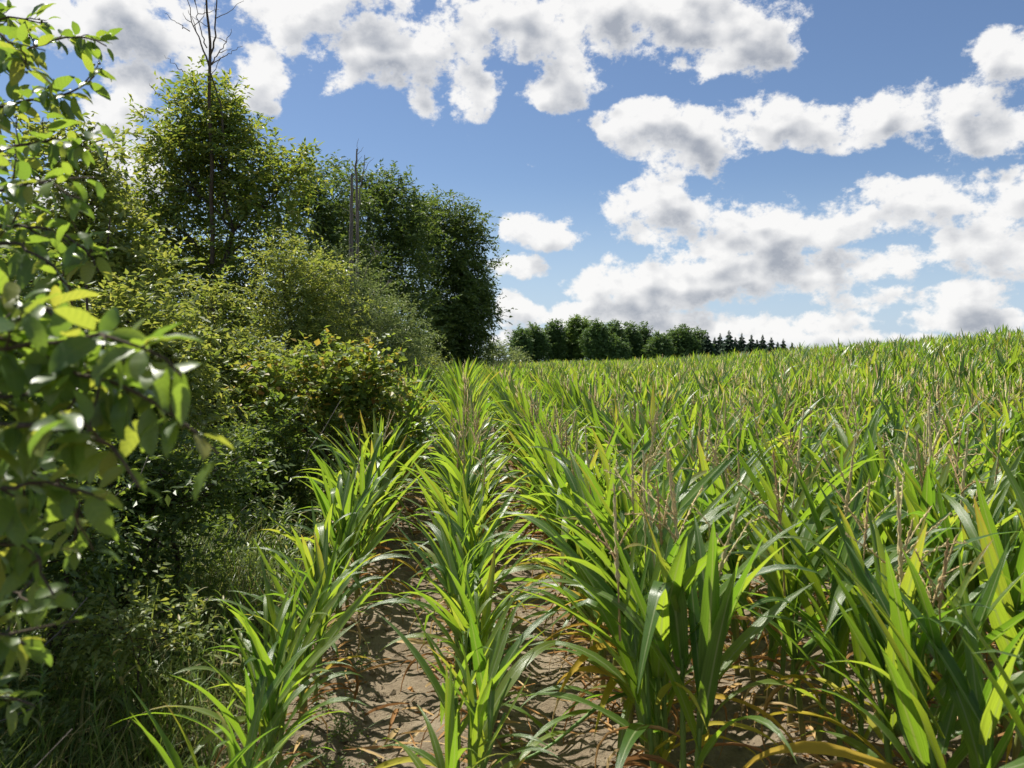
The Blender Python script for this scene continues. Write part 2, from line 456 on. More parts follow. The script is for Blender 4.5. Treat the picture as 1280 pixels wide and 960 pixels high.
ru = random.uniform
LEAF_UP = [one_blade(ru(56, 80), ru(-4, 30), ru(1.5, 2.6), ru(.090, .125), ru(12, 34), wave=ru(.02, .06), twist=ru(-50, 50)) for _ in range(14)]
LEAF_ARCH = [one_blade(ru(60, 76), ru(70, 135), ru(1.5, 2.4), ru(.085, .112), ru(8, 22), wave=ru(.04, .08), twist=ru(-35, 35)) for _ in range(12)]
LEAF_FOLD = [one_blade(ru(68, 80), ru(10, 30), 2, ru(.095, .120), ru(6, 14), kink=(ru(.45, .7), ru(95, 135)), wave=.06, twist=ru(-25, 25)) for _ in range(5)]
LEAF_LOW = [one_blade(ru(35, 60), ru(70, 125), ru(1.2, 1.8), ru(.09, .115), ru(8, 22), wave=.08, twist=ru(-50, 50)) for _ in range(6)]
LEAF_DRY = [one_blade(ru(20, 55), ru(90, 150), ru(.7, 1.3), ru(.04, .07), ru(45, 75), kink=(ru(.3, .6), ru(0, 60)), wave=.16, mat=M_DRY, name='withered_leaf', twist=ru(-150, 150)) for _ in range(8)]
LEAF_YEL = [one_blade(ru(30, 55), ru(70, 120), ru(1.2, 1.8), ru(.06, .085), ru(20, 40), wave=.12, mat=M_YEL, name='yellow_leaf', twist=ru(-70, 70)) for _ in range(5)]

def rhomb_leaves(b, d, nrm, L, W, r, fold=.25):
    """N leaves as two folded triangles each"""
    lat = unit(np.cross(nrm, d)); n2 = np.cross(d, lat)
    mid = b + d * (L * .42)[:, None]
    dn = n2 * (L * fold * .3)[:, None]
    V = np.stack([b, mid + lat * (W * .5)[:, None] + dn, b + d * L[:, None] - n2 * (L * .10)[:, None], mid - lat * (W * .5)[:, None] + dn], 1)
    N = len(b)
    tri = np.array([[0, 2, 1], [0, 3, 2]])
    luv = np.zeros((N, 4, 3)); luv[:, 1, 0] = 1; luv[:, 3, 0] = -1; luv[:, 2, 1] = 1; luv[:, 1::2, 1] = .45
    luv[:, :, 2] = r.random((N, 1))
    return V.reshape(-1, 3), (tri[None] + np.arange(N)[:, None, None] * 4).reshape(-1, 3), luv.reshape(-1, 3)

def tassel_arrays(r, nb, L, sides=5, seg=17):
    mb = MB()
    def spike(p0, d, ln, rad, droop):
        t = np.linspace(0, 1, seg)[:, None]
        p = p0 + d * ln * t + np.array([0, 0, -1.0]) * droop * ln * t ** 2
        p += r.normal(0, .0022 * ln, p.shape)
        rd = rad * (.55 + .75 * (np.arange(seg) % 2)) * r.uniform(.8, 1.2, seg) * (1 - .55 * t[:, 0] ** 3); rd[0] = rad * .35; rd[-1] = rad * .2
        V, q, l = tube(p, rd, sides, r.uniform(0, .35))
        mb.add(V, q, l)
        m = int(ln / .0085); tt = r.uniform(.12, 1, m); ax = np.stack([np.interp(tt, t[:, 0], p[:, i]) for i in range(3)], -1)
        dd = unit(d + r.normal(0, .55, (m, 3)) + np.array([0, 0, -.25]))
        fl = r.uniform(.009, .016, m)
        Vf, ff, lf = rhomb_leaves(ax, dd, unit(r.normal(0, 1, (m, 3))), fl, fl * .42, r); lf[:, 2] *= .5
        mb.add(Vf, ff, lf)
    mb.add(*tube(np.array([[0, 0, -.18], [0, 0, -.09], [0, 0, 0.01]]), [.0042, .0036, .003], 5, .3))
    spike(np.zeros(3), unit(np.array([r.normal(0, .06), r.normal(0, .06), 1])), L, .0062, 0)
    for k in range(nb):
        a = r.uniform(0, 2 * np.pi); s = r.uniform(.4, 1.1)
        d = unit(np.array([math.cos(a) * s, math.sin(a) * s, 1.0]))
        spike(np.array([0, 0, L * r.uniform(.05, .42)]), d, L * r.uniform(.5, .85), .0030, r.uniform(0, .45))
    return mb
TASSELS = []
for k in range(7):
    rr_ = np.random.default_rng(100 + k)
    TASSELS.append(tassel_arrays(rr_, [1, 2, 4, 5, 2, 3, 6][k], .27 + .015 * k).mesh('tassel', M_TAS))
def ear_mesh(s):
    r = np.random.default_rng(s); mb = MB()
    z = np.linspace(0, .20, 9)
    rad = np.array([.008, .016, .021, .023, .023, .021, .017, .011, .004])
    p = np.stack([.02 * (z / .2) ** 2 + z * .28, 0 * z, z], -1)
    V, q, l = tube(p, rad, 8); mb.add(V, q, l)
    sk = MB()
    for k in range(16):
        a = r.uniform(0, 6.28); e = p[-1] + np.array([math.cos(a) * .028 + .01, math.sin(a) * .028, r.uniform(-.02, .035)])
        sk.add(*tube(wiggle(p[-2], e, 4, .5, r), [.002, .0018, .0015, .001], 3))
    return mb.mesh('ear', M_STK), sk.mesh('silk', M_SILK)
EARS = [ear_mesh(5), ear_mesh(6)]
def stalk_mesh(seed):
    r = np.random.default_rng(seed)
    n = 22; t = np.linspace(0, 1, n)
    p = np.stack([.03 * (t ** 2) * r.normal(), .03 * (t ** 2) * r.normal(), t], -1)
    rad = (.0125 - .0085 * t) * (1 + .22 * (np.arange(n) % 3 == 0))
    return build_mesh('stalk', *(lambda V, q, l: (V, [q], M_STK, l))(*tube(p, rad, 7)))
STALKS = [stalk_mesh(k) for k in range(4)]

ROW = .76
def corn_height(x, y):
    base = np.where(x < -.4, .66 + .78 * np.clip((y - 2.2) / 8, 0, 1) ** .8,
           np.where(x < .4, .72 + .76 * np.clip((y - 2.2) / 8, 0, 1) ** .8,
                    1.18 + .19 * np.clip((y - 2.2) / 12, 0, 1)))
    return base + .05 * np.clip((x - 5) / 8, 0, 1)

def wood_edge(y):          # x of the hedge line: closes in over the first rows with distance
    y = np.asarray(y, float)
    return np.where(y < 14, -1.25, -1.25 + (y - 14) * .125)

def corn_spots():
    out = []
    for k in range(-1, 120):
        x0 = k * ROW
        y = {-1: 2.1, 0: 2.35, 1: 2.45, 2: 1.25}.get(k, 1.25 + .3 * rng.random())
        while y < 125:
            y += (.165 if k < 1 else .122) * (1 + .35 * rng.normal()) if y < 36 else .21
            if rng.random() < (.05 if k > 0 else .07):
                continue
            x = x0 + rng.normal(0, .025)
            out.append((x, y, k))
    a = np.array(out)
    rel = np.stack([a[:, 0], a[:, 1]], -1)
    dep = rel @ FWD[:2]; lat = rel @ RGT[:2]
    keep = (dep > .9) & (np.abs(lat) < dep * .70 + 3.5) & (a[:, 0] > wood_edge(a[:, 1]))
    keep &= ~((a[:, 2] == 0) & (a[:, 1] > 30))
    a, dep, lat = a[keep], dep[keep], lat[keep]
    inview = (np.abs(lat) < dep * .675 + .12)
    return a, dep, inview
SP, DEP, INV = corn_spots()
order = np.argsort(np.where(INV, DEP, 1e6))
IND, REST = order[:300], order[300:]
ORD = ['first', 'second', 'third', 'fourth', 'fifth', 'sixth', 'seventh', 'eighth', 'ninth', 'tenth', 'eleventh', 'twelfth', 'thirteenth', 'fourteenth']

def corn_individual(x, y, k):
    z = float(terrain(x, y)) - .01
    H = float(corn_height(x, y)) * ru(.88, 1.10)
    root = empty('corn_plant', (x, y, z), 0)
    edge = k <= 0
    st = H * (ru(.60, .68) if edge else ru(.68, .75))
    has_t = (not edge and random.random() < .62) or (edge and y > 5.0 and random.random() < (.85 if k == 0 else .4))
    s = link('stalk', random.choice(STALKS), root); s.scale = (1.0 if edge else 1.1, 1.0 if edge else 1.1, st)
    s.rotation_euler = (0, 0, ru(0, 6.28))
    root.rotation_euler = (random.gauss(0, .07), random.gauss(0, .08), 0)
    a0 = random.gauss(0, .75) + (math.pi if random.random() < .5 else 0)
    n = random.choice((11, 12, 13)) if edge else random.choice((12, 13, 14))
    dry = yel = 0; ear = False
    for i in range(n):
        f = i / (n - 1)
        side = a0 + math.pi * (i % 2) + random.gauss(0, .5)
        h = st * (.16 + .81 * f ** .95)
        L = H * ((.34 if edge else .32) + (.34 if edge else .30) * math.sin(math.pi * min(1, f * .85 + .12))) * ru(.86, 1.12)
        nm = 'leaf'
        if f < .12 and random.random() < .75:
            me = random.choice(LEAF_DRY); nm = 'withered_leaf'; L *= .95
        elif f < (.32 if k in (1, 2) else .25) and random.random() < (.6 if k in (1, 2) else .42):
            me = random.choice(LEAF_YEL if random.random() < .55 else LEAF_DRY); nm = 'yellow_leaf' if me in LEAF_YEL else 'withered_leaf'; L *= .9
        elif f < .35:
            me = random.choice(LEAF_LOW + LEAF_ARCH)
        elif f < .75:
            q = random.random()
            me = random.choice(LEAF_ARCH if q < (.38 if edge else .32) else LEAF_FOLD if q < (.43 if edge else .48) else LEAF_UP)
        else:
            me = random.choice(LEAF_UP if random.random() < (.82 if edge else .90) else LEAF_ARCH)
        dry += nm == 'withered_leaf'; yel += nm == 'yellow_leaf'
        l = link(nm, me, root)
        l.location = (0, 0, h); l.rotation_euler = (0, random.gauss(0, .07), side)
        wf = (.92 if edge else 1.0) * ru(.85, 1.12)
        l.scale = (L, L * wf, L)
    if has_t:
        tl = link('tassel', random.choice(TASSELS), root)
        tl.location = (0, 0, st * .985 + .14 + (.10 if k == 0 else 0)); tl.rotation_euler = (random.gauss(0, .12), random.gauss(0, .12), ru(0, 6.28))
        q = ru(.85, 1.25); tl.scale = (q, q, q)
    if not edge and random.random() < .22:
        ear = True; em = random.randrange(2)
        e = link('ear', EARS[em][0], root)
        e.location = (0, 0, st * .48); e.rotation_euler = (0, .25, a0 + random.gauss(0, .3))
        link('silk', EARS[em][1], e)
    w = ORD[k + 1] if k + 1 < len(ORD) else 'outer'
    feat = [x for x in ('ear' if ear else '', 'withered' if dry else '', 'yellow' if yel else '') if x]
    if not dry and not yel:
        look = 'all green leaves'
    else:
        look = ' and '.join(x for x in ('withered' if dry else '', 'yellow' if yel else '') if x) + ' lower leaves'
    kind = ('tasselled' if has_t else 'tasselless') + ' corn plant with ' + ('ear and ' if ear else '') + look
    if k == -1:
        lb = f'{kind}, in the row beside the verge'; gp = 'corn in the row beside the verge'
    elif k == 0:
        lb = f'{kind}, in the row between bare strips'; gp = 'corn in the row between the bare strips'
    else:
        lb = f'{kind}, {w} row from hedge'; gp = f'corn in the {w} row from the hedge'
    tag(root, lb, 'corn plant', gp)

for i in IND:
    corn_individual(float(SP[i, 0]), float(SP[i, 1]), int(SP[i, 2]))

def corn_mass():
    mb = MB()
    r = rng
    def batch(idx, nl, S, C, wf, tas):
        n = len(idx)
        if not n:
            return
        x, y = SP[idx, 0], SP[idx, 1]
        z = terrain(x, y)
        H = corn_height(x, y) * np.where(x > 9, r.normal(1.02, .12, n), r.normal(1.0, .075, n)).clip(.78, 1.3); st = H * r.uniform(.68, .75, n)
        a0 = r.normal(0, .8, n)
        f = (np.arange(nl) / (nl - 1))[None].repeat(n, 0)
        if S < 6:
            f = .28 + .72 * f
        h = st[:, None] * (.14 + .82 * f ** .9)
        side = a0[:, None] + np.pi * (np.arange(nl) % 2)[None] + r.normal(0, .4, (n, nl))
        L = H[:, None] * (.32 + .29 * np.sin(np.pi * np.minimum(1, f * .85 + .12))) * r.uniform(.86, 1.12, (n, nl))
        up = (r.random((n, nl)) < np.where(f > .6, .90, .68))
        e0 = np.where(up, r.uniform(56, 80, (n, nl)), np.where(f < .3, r.uniform(35, 60, (n, nl)), r.uniform(60, 76, (n, nl))))
        be = np.where(up, r.uniform(-4, 30, (n, nl)), r.uniform(70, 130, (n, nl)))
        base = np.stack([x[:, None] + 0 * h, y[:, None] + 0 * h, z[:, None] + h], -1).reshape(-1, 3)
        g = lambda v: np.asarray(v, float).reshape(-1)
        N = n * nl
        V, Q, l = blades(base, g(side), np.radians(g(e0)), np.radians(g(be)), r.uniform(1.5, 2.5, N), g(L),
                         g(L) * r.uniform(.092, .122, N) * wf, np.radians(np.where(g(up) > 0, r.uniform(12, 34, N), r.uniform(8, 22, N))),
                         None, r.uniform(.03, .09, N), S=S, C=C, rnd=r.random(N), twist=np.radians(r.uniform(-45, 45, N)))
        dry = (g(f) < .16) & (r.random(N) < .7)
        per = int(S * 2 * C)
        md = np.repeat(dry, per)
        # faces of dry blades take the second material
        nV = mb.n
        mb.add(V, Q[~md], l)
        if md.any():
            mb.F.setdefault(4, []).append(Q[md] + nV); mb.M.setdefault(4, []).append(np.full(md.sum(), 1))
        # stalks: three-sided
        for _ in range(1 if S > 2 else 0):
            th = np.arange(3) / 3 * 2 * np.pi
            ring = np.stack([np.cos(th), np.sin(th), 0 * th], -1)
            b = np.stack([x, y, z - .02], -1); t_ = b + np.stack([0 * x, 0 * x, st + .02], -1)
            V = np.stack([b[:, None] + ring * .012, t_[:, None] + ring * .005], 1).reshape(-1, 3)
            q = np.array([[0, 1, 4, 3], [1, 2, 5, 4], [2, 0, 3, 5]])
            lu = np.zeros((n, 2, 3, 3)); lu[:, 1, :, 1] = 1
            mb.add(V, (q[None] + np.arange(n)[:, None, None] * 6).reshape(-1, 4), lu.reshape(-1, 3), 2)
        # tassels: central spike and side branches, each a thin three-sided spindle
        has = np.where(r.random(n) < .72)[0]
        m = len(has)
        for b_ in range(tas):
            ln = r.uniform(.24, .36, m) * (1 if b_ == 0 else .65)
            a = r.uniform(0, 2 * np.pi, m); s_ = r.uniform(.3, .95, m) * (b_ > 0) + r.normal(0, .07, m)
            d = unit(np.stack([np.cos(a) * s_, np.sin(a) * s_, np.ones(m)], -1))
            p0 = np.stack([x[has], y[has], z[has] + st[has] + .13 + (0 if b_ == 0 else .06)], -1)
            p0[:, 2] -= .13 * (b_ == 0); p1 = p0 + d * (ln * .45)[:, None] + np.array([0, 0, .13]) * (b_ == 0); p2 = p0 + d * ln[:, None] + np.array([0, 0, .13]) * (b_ == 0); p2[:, 2] -= (b_ > 0) * ln * r.uniform(0, .25, m)
            th = np.arange(3) / 3 * 2 * np.pi
            ring = np.stack([np.cos(th), np.sin(th), 0 * th], -1)
            rad = (.0095 if b_ == 0 else .006) * (.9 + .25 * (S < 6) + .25 * (S < 3))
            V = np.concatenate([p0[:, None], p1[:, None] + ring * rad, p2[:, None]], 1).reshape(-1, 3)
            tri = np.array([[0, 1, 2], [0, 2, 3], [0, 3, 1], [4, 2, 1], [4, 3, 2], [4, 1, 3]])
            lu = np.zeros((m, 5, 3)); lu[:, :, 2] = r.random((m, 1))
            mb.add(V, (tri[None] + np.arange(m)[:, None, None] * 5).reshape(-1, 3), lu.reshape(-1, 3), 3)
    d = DEP[REST]
    batch(REST[d < 13], 11, 8, 1, 1.0, 5)
    batch(REST[(d >= 13) & (d < 22)], 10, 4, 1, 1.05, 4)
    mid = REST[(d >= 22) & (d < 36)]
    batch(mid[rng.random(len(mid)) < .88], 9, 3, .5, 1.14, 3)
    far = REST[(d >= 36) & (SP[REST, 1] < 100)]
    far = far[rng.random(len(far)) < np.where(DEP[far] < 55, .62, .40)]
    batch(far, 7, 2, .5, 1.35, 2)
    o = link('corn_field', mb.mesh('corn_field', [M_CORN, M_DRY, M_STK, M_TAS]))
    tag(o, 'dense mass of tasselled corn filling the rising field', 'corn', kind='stuff')
    return sum(len(f) * (k - 2) for k, fs in mb.F.items() for f in fs)
n_corn = corn_mass()
print('corn tris', n_corn, 'spots', len(SP))
#NEXT
# ------------------------------------------------------------------ broken corn, clods and residue on the soil
def broken_corn(path, seed, label):
    r = np.random.default_rng(seed)
    p = np.asarray(path, float)
    root = empty('broken_corn_stalk', p[0])
    t = np.linspace(0, 1, 16); k = np.linspace(0, 1, len(p))
    pp = np.stack([np.interp(t, k, p[:, i]) for i in range(3)], -1)
    for _ in range(2):
        pp[1:-1] = (pp[:-2] + 2 * pp[1:-1] + pp[2:]) / 4
    loc = pp - p[0]
    V, q, l = tube(loc, np.linspace(.012, .005, 16), 7); l[:, 1] = .4 + .6 * l[:, 1]
    link('stalk', build_mesh('stalk', V, [q], M_STK, l), root)
    d = unit(loc[-1] - loc[0])
    for i in range(9):
        s = int(3 + i * 1.4)
        b = link('leaf', LEAF_LOW[i % 6] if i % 3 else LEAF_ARCH[i % 12], root)
        b.location = Vector(loc[min(s, 15)])
        az = math.atan2(d[1], d[0]) + r.normal(0, .5)
        L = r.uniform(.34, .52)
        b.rotation_euler = (r.normal(0, .25), R(38) + r.normal(0, .12), az); b.scale = (L, L * .95, L * .8)
    tag(root, label, 'corn plant')
broken_corn([(.74, 4.35, .0), (.71, 4.33, .34), (.52, 4.25, .36), (.24, 4.15, .12), (.02, 4.05, .05)], 1, 'snapped corn stalk drooping over the bare strip with leaves on the soil')
broken_corn([(.78, 3.25, .0), (.74, 3.24, .30), (.58, 3.2, .26), (.36, 3.15, .10), (.2, 3.1, .06)], 2, 'bent green corn stalk lying low beside a withered orange leaf')

def soil_bits():
    r = np.random.default_rng(11); n = 11000
    x = r.uniform(-.95, 3.6, n); y = 2.4 + 8.0 * r.random(n) ** 2.0
    s = r.lognormal(-4.7, .6, n).clip(.004, .04)
    oct_ = np.array([[1, 0, 0], [-1, 0, 0], [0, 1, 0], [0, -1, 0], [0, 0, 1], [0, 0, -1]], float)
    tri = np.array([[0, 2, 4], [2, 1, 4], [1, 3, 4], [3, 0, 4], [2, 0, 5], [1, 2, 5], [3, 1, 5], [0, 3, 5]])
    V = oct_[None] * r.uniform(.5, 1.25, (n, 6, 1)) * s[:, None, None] * np.array([1, 1, .6])
    a = r.uniform(0, 6.28, n); c, si = np.cos(a)[:, None], np.sin(a)[:, None]
    W = V.copy(); W[..., 0] = V[..., 0] * c - V[..., 1] * si; W[..., 1] = V[..., 0] * si + V[..., 1] * c
    W += np.stack([x, y, terrain(x, y) + .022 * np.cos(2 * np.pi * x / .76) + .004], -1)[:, None]
    o = link('soil_clods', build_mesh('soil_clods', W.reshape(-1, 3), [(tri[None] + np.arange(n)[:, None, None] * 6).reshape(-1, 3)], M_SOIL, smooth=False))
    tag(o, 'small dry clods of earth scattered between the corn rows', 'soil', kind='stuff')
    n = 2600
    x = np.where(r.random(n) < .6, np.round(r.uniform(-1, 5, n)) * ROW + r.normal(0, .13, n), r.uniform(-.9, 3.8, n)); y = 2.3 + 9 * r.random(n) ** 1.4
    L = r.uniform(.05, .30, n)
    V, q, l = blades(np.stack([x, y, terrain(x, y) + r.uniform(.018, .05, n)], -1), r.uniform(0, 6.28, n), r.normal(.12, .15, n), r.uniform(0, .7, n),
                     np.full(n, 1.2), L, r.uniform(.006, .032, n), r.uniform(.2, 1.2, n), None, r.uniform(0, .2, n), S=4, rnd=r.random(n), twist=r.normal(0, 1.2, n))
    o = link('crop_residue', build_mesh('crop_residue', V, [q], M_DRY, l))
    tag(o, 'dead brown corn leaf litter lying on the soil', 'litter', kind='stuff')
soil_bits()

# ------------------------------------------------------------------ foliage
def sprays(C, O, ns, slen, nl, ll, lw, r, up=.35, spread=.8, droop=.25, tilt=.55):
    K = len(C); M = K * ns
    c = np.repeat(C, ns, 0); o = np.repeat(O, ns, 0)
    d = unit(o * .75 + r.normal(0, spread, (M, 3)) + np.array([0, 0, up]))
    sl = slen * r.uniform(.5, 1.35, M)
    c = c + r.normal(0, slen * .30, (M, 3))
    s = (np.arange(nl) + .6) / nl
    pos = c[:, None] + d[:, None] * (sl[:, None] * s[None])[..., None]
    pos[..., 2] -= droop * sl[:, None] * s[None] ** 2
    dd = np.repeat(d[:, None], nl, 1).reshape(-1, 3); pos = pos.reshape(-1, 3)
    sd = unit(np.cross(dd, np.array([0, 0, 1.0])) + 1e-6) * np.tile(np.where(np.arange(nl) % 2, 1, -1), M)[:, None]
    N = len(pos)
    ld = unit(dd * .55 + sd * .75 + r.normal(0, .35, (N, 3)) + np.array([0, 0, -.18]))
    nr = unit(np.array([0, 0, 1.0]) + r.normal(0, tilt, (N, 3)))
    L = ll * r.uniform(.6, 1.25, N)
    return rhomb_leaves(pos, ld, nr, L, L * lw * r.uniform(.8, 1.2, N), r)

def ground_at(px, d):
    p = P(px, 450, d)
    return np.array([p[0], p[1], float(terrain(p[0], p[1]))])

def make_tree(name, label, cat, px, d, lobes, leafmat, leaf, seed, K=1.0, ns=7, nl=9, slen=.45, lw=.45, trunk_r=.09, bark=None,
              group=None, up=.35, trunk_top=None, stems=1, base=None, droop=.25, tilt=.55, dbase=0.0, flat=1.0, dens=3.2):
    """lobes: (px, py, rx, ry[, depth offset]) in the photograph's pixels at depth d, turned into ellipsoids of real size there"""
    r = np.random.default_rng(seed); bark = bark or M_BARK
    b = ground_at(px, d + dbase) if base is None else np.asarray(base, float)
    root = empty(name, b - np.array([0, 0, .03]))
    LB = []
    for l in lobes:
        dz = l[4] if len(l) > 4 else 0
        c = P(l[0], l[1], d + dz); LB.append((c - b, np.array([l[2] * d / F, l[2] * d / F * flat, l[3] * d / F])))
    Cs, Os, Li = [], [], []
    for i, (c, rad) in enumerate(LB):
        area = 4 * np.pi * ((rad[0] * rad[1]) ** 1.6 / 3 + 2 * (rad[0] * rad[2]) ** 1.6 / 3) ** (1 / 1.6)
        k = max(6, int(K * area / (slen * slen) * dens))
        u = unit(r.normal(0, 1, (k, 3)))
        rr = r.random(k) ** .42 * r.uniform(.80, 1.12, k)
        off = u * rr[:, None] * rad
        Cs.append(c + off); Os.append(u); Li += [i] * k
    C = np.concatenate(Cs); O = np.concatenate(Os); Li = np.array(Li)
    ok = C[:, 2] > slen * .25
    C, O, Li = C[ok], O[ok], Li[ok]
    V, f, l = sprays(C, O, ns, slen, nl, leaf, lw, r, up=up, droop=droop, tilt=tilt)
    cr = link('crown', build_mesh('crown', V, [f], leafmat, l, smooth=False), root)
    # trunk, limbs into every lobe, branches out to the leaf clusters
    top = max(LB, key=lambda q: q[0][2] + q[1][2])
    tt = (top[0] + np.array([0, 0, top[1][2] * .55])) if trunk_top is None else np.asarray(trunk_top, float)
    near = d < 60
    for s in range(stems):
        e = tt if s == 0 else LB[r.integers(len(LB))][0] + r.normal(0, .2, 3)
        st = np.array([0, 0, 0.0]) if s == 0 else np.array([r.normal(0, .12), r.normal(0, .12), 0])
        tp = wiggle(st, e, 14, .22, r)
        if s == 0:
            main = tp
        o = link('trunk' if stems == 1 else 'stem', build_mesh('trunk', *(lambda V, q, l: (V, [q], bark, l))(*tube(tp, np.linspace(trunk_r, trunk_r * .14, 14), 7))), root)
        if s == 0:
            trunk = o
    for i, (c, rad) in enumerate(LB if near else []):
        mb = MB()
        h = np.clip(c[2] - np.linalg.norm(c[:2]) * .7 - rad[2] * .3, .15 * tt[2], .85 * tt[2])
        j = int(np.argmin(np.abs(main[:, 2] - h)))
        lr = max(.008 if trunk_r < .01 else .012, trunk_r * .45 * (1 - j / 16)) if trunk_r > .006 else .003
        lp = wiggle(main[j], c, 8, .25, r)
        mb.add(*tube(lp, np.linspace(lr, lr * .4, 8), 5))
        idx = np.where(Li == i)[0]
        for q in r.choice(idx, min(len(idx), 16), replace=False) if len(idx) else []:
            jj = r.integers(3, 8)
            mb.add(*tube(wiggle(lp[jj], C[q], 5, .3, r), np.linspace(lr * .35, max(.003, lr * .08), 5), 4))
        link('limb', mb.mesh('limb', bark), trunk)
    tag(root, label, cat, group)
    tris[0] += len(f)
    return root, main, b
tris = [0]

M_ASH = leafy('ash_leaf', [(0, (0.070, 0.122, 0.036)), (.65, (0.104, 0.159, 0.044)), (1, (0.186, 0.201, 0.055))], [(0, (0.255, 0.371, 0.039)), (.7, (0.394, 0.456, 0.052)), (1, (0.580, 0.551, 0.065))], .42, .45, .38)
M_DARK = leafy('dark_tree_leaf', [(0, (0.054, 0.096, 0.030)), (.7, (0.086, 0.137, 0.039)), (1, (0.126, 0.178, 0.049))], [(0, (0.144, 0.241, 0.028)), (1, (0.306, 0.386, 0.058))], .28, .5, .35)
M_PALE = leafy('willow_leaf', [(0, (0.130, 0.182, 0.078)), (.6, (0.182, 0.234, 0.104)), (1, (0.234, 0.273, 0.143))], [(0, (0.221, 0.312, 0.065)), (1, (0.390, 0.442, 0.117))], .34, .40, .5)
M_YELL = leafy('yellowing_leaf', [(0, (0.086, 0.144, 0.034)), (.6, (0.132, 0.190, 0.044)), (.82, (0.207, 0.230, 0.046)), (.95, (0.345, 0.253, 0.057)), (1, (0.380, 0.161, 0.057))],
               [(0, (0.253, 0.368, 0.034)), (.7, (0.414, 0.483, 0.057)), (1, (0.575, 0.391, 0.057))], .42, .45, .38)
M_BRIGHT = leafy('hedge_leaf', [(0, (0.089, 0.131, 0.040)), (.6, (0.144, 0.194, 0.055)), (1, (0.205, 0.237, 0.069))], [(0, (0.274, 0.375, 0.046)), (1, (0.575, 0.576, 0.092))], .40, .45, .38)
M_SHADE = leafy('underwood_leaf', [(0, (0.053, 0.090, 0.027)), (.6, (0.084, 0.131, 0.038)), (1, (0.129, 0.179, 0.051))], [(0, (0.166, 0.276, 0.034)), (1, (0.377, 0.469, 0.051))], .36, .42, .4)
M_BUCK = leafy('buckthorn_leaf', [(0, (0.058, 0.115, 0.036)), (.5, (0.090, 0.154, 0.041)), (.9, (0.141, 0.205, 0.051)), (1, (0.230, 0.230, 0.051))],
               [(0, (0.218, 0.358, 0.038)), (.6, (0.358, 0.512, 0.045)), (1, (0.589, 0.589, 0.064))], .47, .36, .5, midrib=.5, back=(0.141, 0.205, 0.096))
M_FAR = leafy('far_tree_leaf', [(0, (0.070, 0.121, 0.046)), (1, (0.129, 0.198, 0.065))], [(0, (0.139, 0.256, 0.046)), (1, (0.279, 0.395, 0.070))], .22, .6, .25)
M_FARL = leafy('far_light_leaf', [(0, (0.116, 0.179, 0.053)), (1, (0.179, 0.252, 0.063))], [(0, (0.210, 0.357, 0.042)), (1, (0.378, 0.504, 0.063))], .25, .6, .25)
M_SPRUCE = leafy('spruce_needle', [(0, (0.041, 0.072, 0.045)), (1, (0.072, 0.117, 0.063))], [(0, (0.045, 0.090, 0.045)), (1, (0.090, 0.158, 0.068))], .1, .7, .2)
M_GRASS = leafy('verge_grass', [(0, (0.065, 0.124, 0.026)), (.55, (0.111, 0.169, 0.046)), (.85, (0.195, 0.221, 0.078)), (1, (0.390, 0.325, 0.156))], [(0, (0.182, 0.312, 0.026)), (.8, (0.364, 0.442, 0.078)), (1, (0.520, 0.429, 0.156))], .4, .45, .4)
M_BERRY = plain('berry_skin', (.10, .13, .03), .35, .5)
M_REDB = plain('red_berry_skin', (.20, .03, .02), .35, .5)

# tall ash with a dead leader
ash, ash_main, ash_b = make_tree('ash_tree', 'tall light green ash tree with a dead bare leader above its crown', 'tree', 264, 14,
    [(262, 128, 40, 44, .6), (235, 165, 50, 45, .5), (300, 175, 45, 48, .7), (215, 215, 50, 55, .2), (305, 220, 52, 58, .4), (262, 215, 70, 62, 1.0), (190, 262, 45, 48, .3), (335, 258, 42, 52, .2), (245, 310, 80, 66, 1.1),
     (325, 335, 58, 62, .3), (195, 335, 52, 50, .1), (270, 395, 85, 55, .9), (352, 225, 26, 28, 0), (375, 205, 14, 18, 0), (210, 390, 50, 45, 0)],
    M_ASH, .145, 21, K=.30, ns=7, nl=9, slen=.48, lw=.36, trunk_r=.085, trunk_top=P(262, 85, 14) - ground_at(264, 14))
def dead_twigs(root, b, d, lines, r0, seed, name, mat):
    r = np.random.default_rng(seed); mb = MB()
    for ln in lines:
        p = np.array([P(x, y, d) for x, y in ln['p']]) - b
        p[:, 1] += np.linspace(0, ln.get('dy', 0), len(p))
        t = np.linspace(0, 1, 14); k = np.linspace(0, 1, len(p))
        q = np.stack([np.interp(t, k, p[:, i]) for i in range(3)], -1) + r.normal(0, .012, (14, 3))
        mb.add(*tube(q, np.linspace(ln['r'], ln['r'] * .3, 14), 5))
        for _ in range(ln.get('tw', 3)):
            s = q[r.integers(5, 13)]; e = s + np.array([r.normal(0, .22), r.normal(0, .22), r.uniform(.15, .5)])
            mb.add(*tube(wiggle(s, e, 6, .25, r), np.linspace(.008, .003, 6), 4))
    return link(name, mb.mesh(name, mat), root)
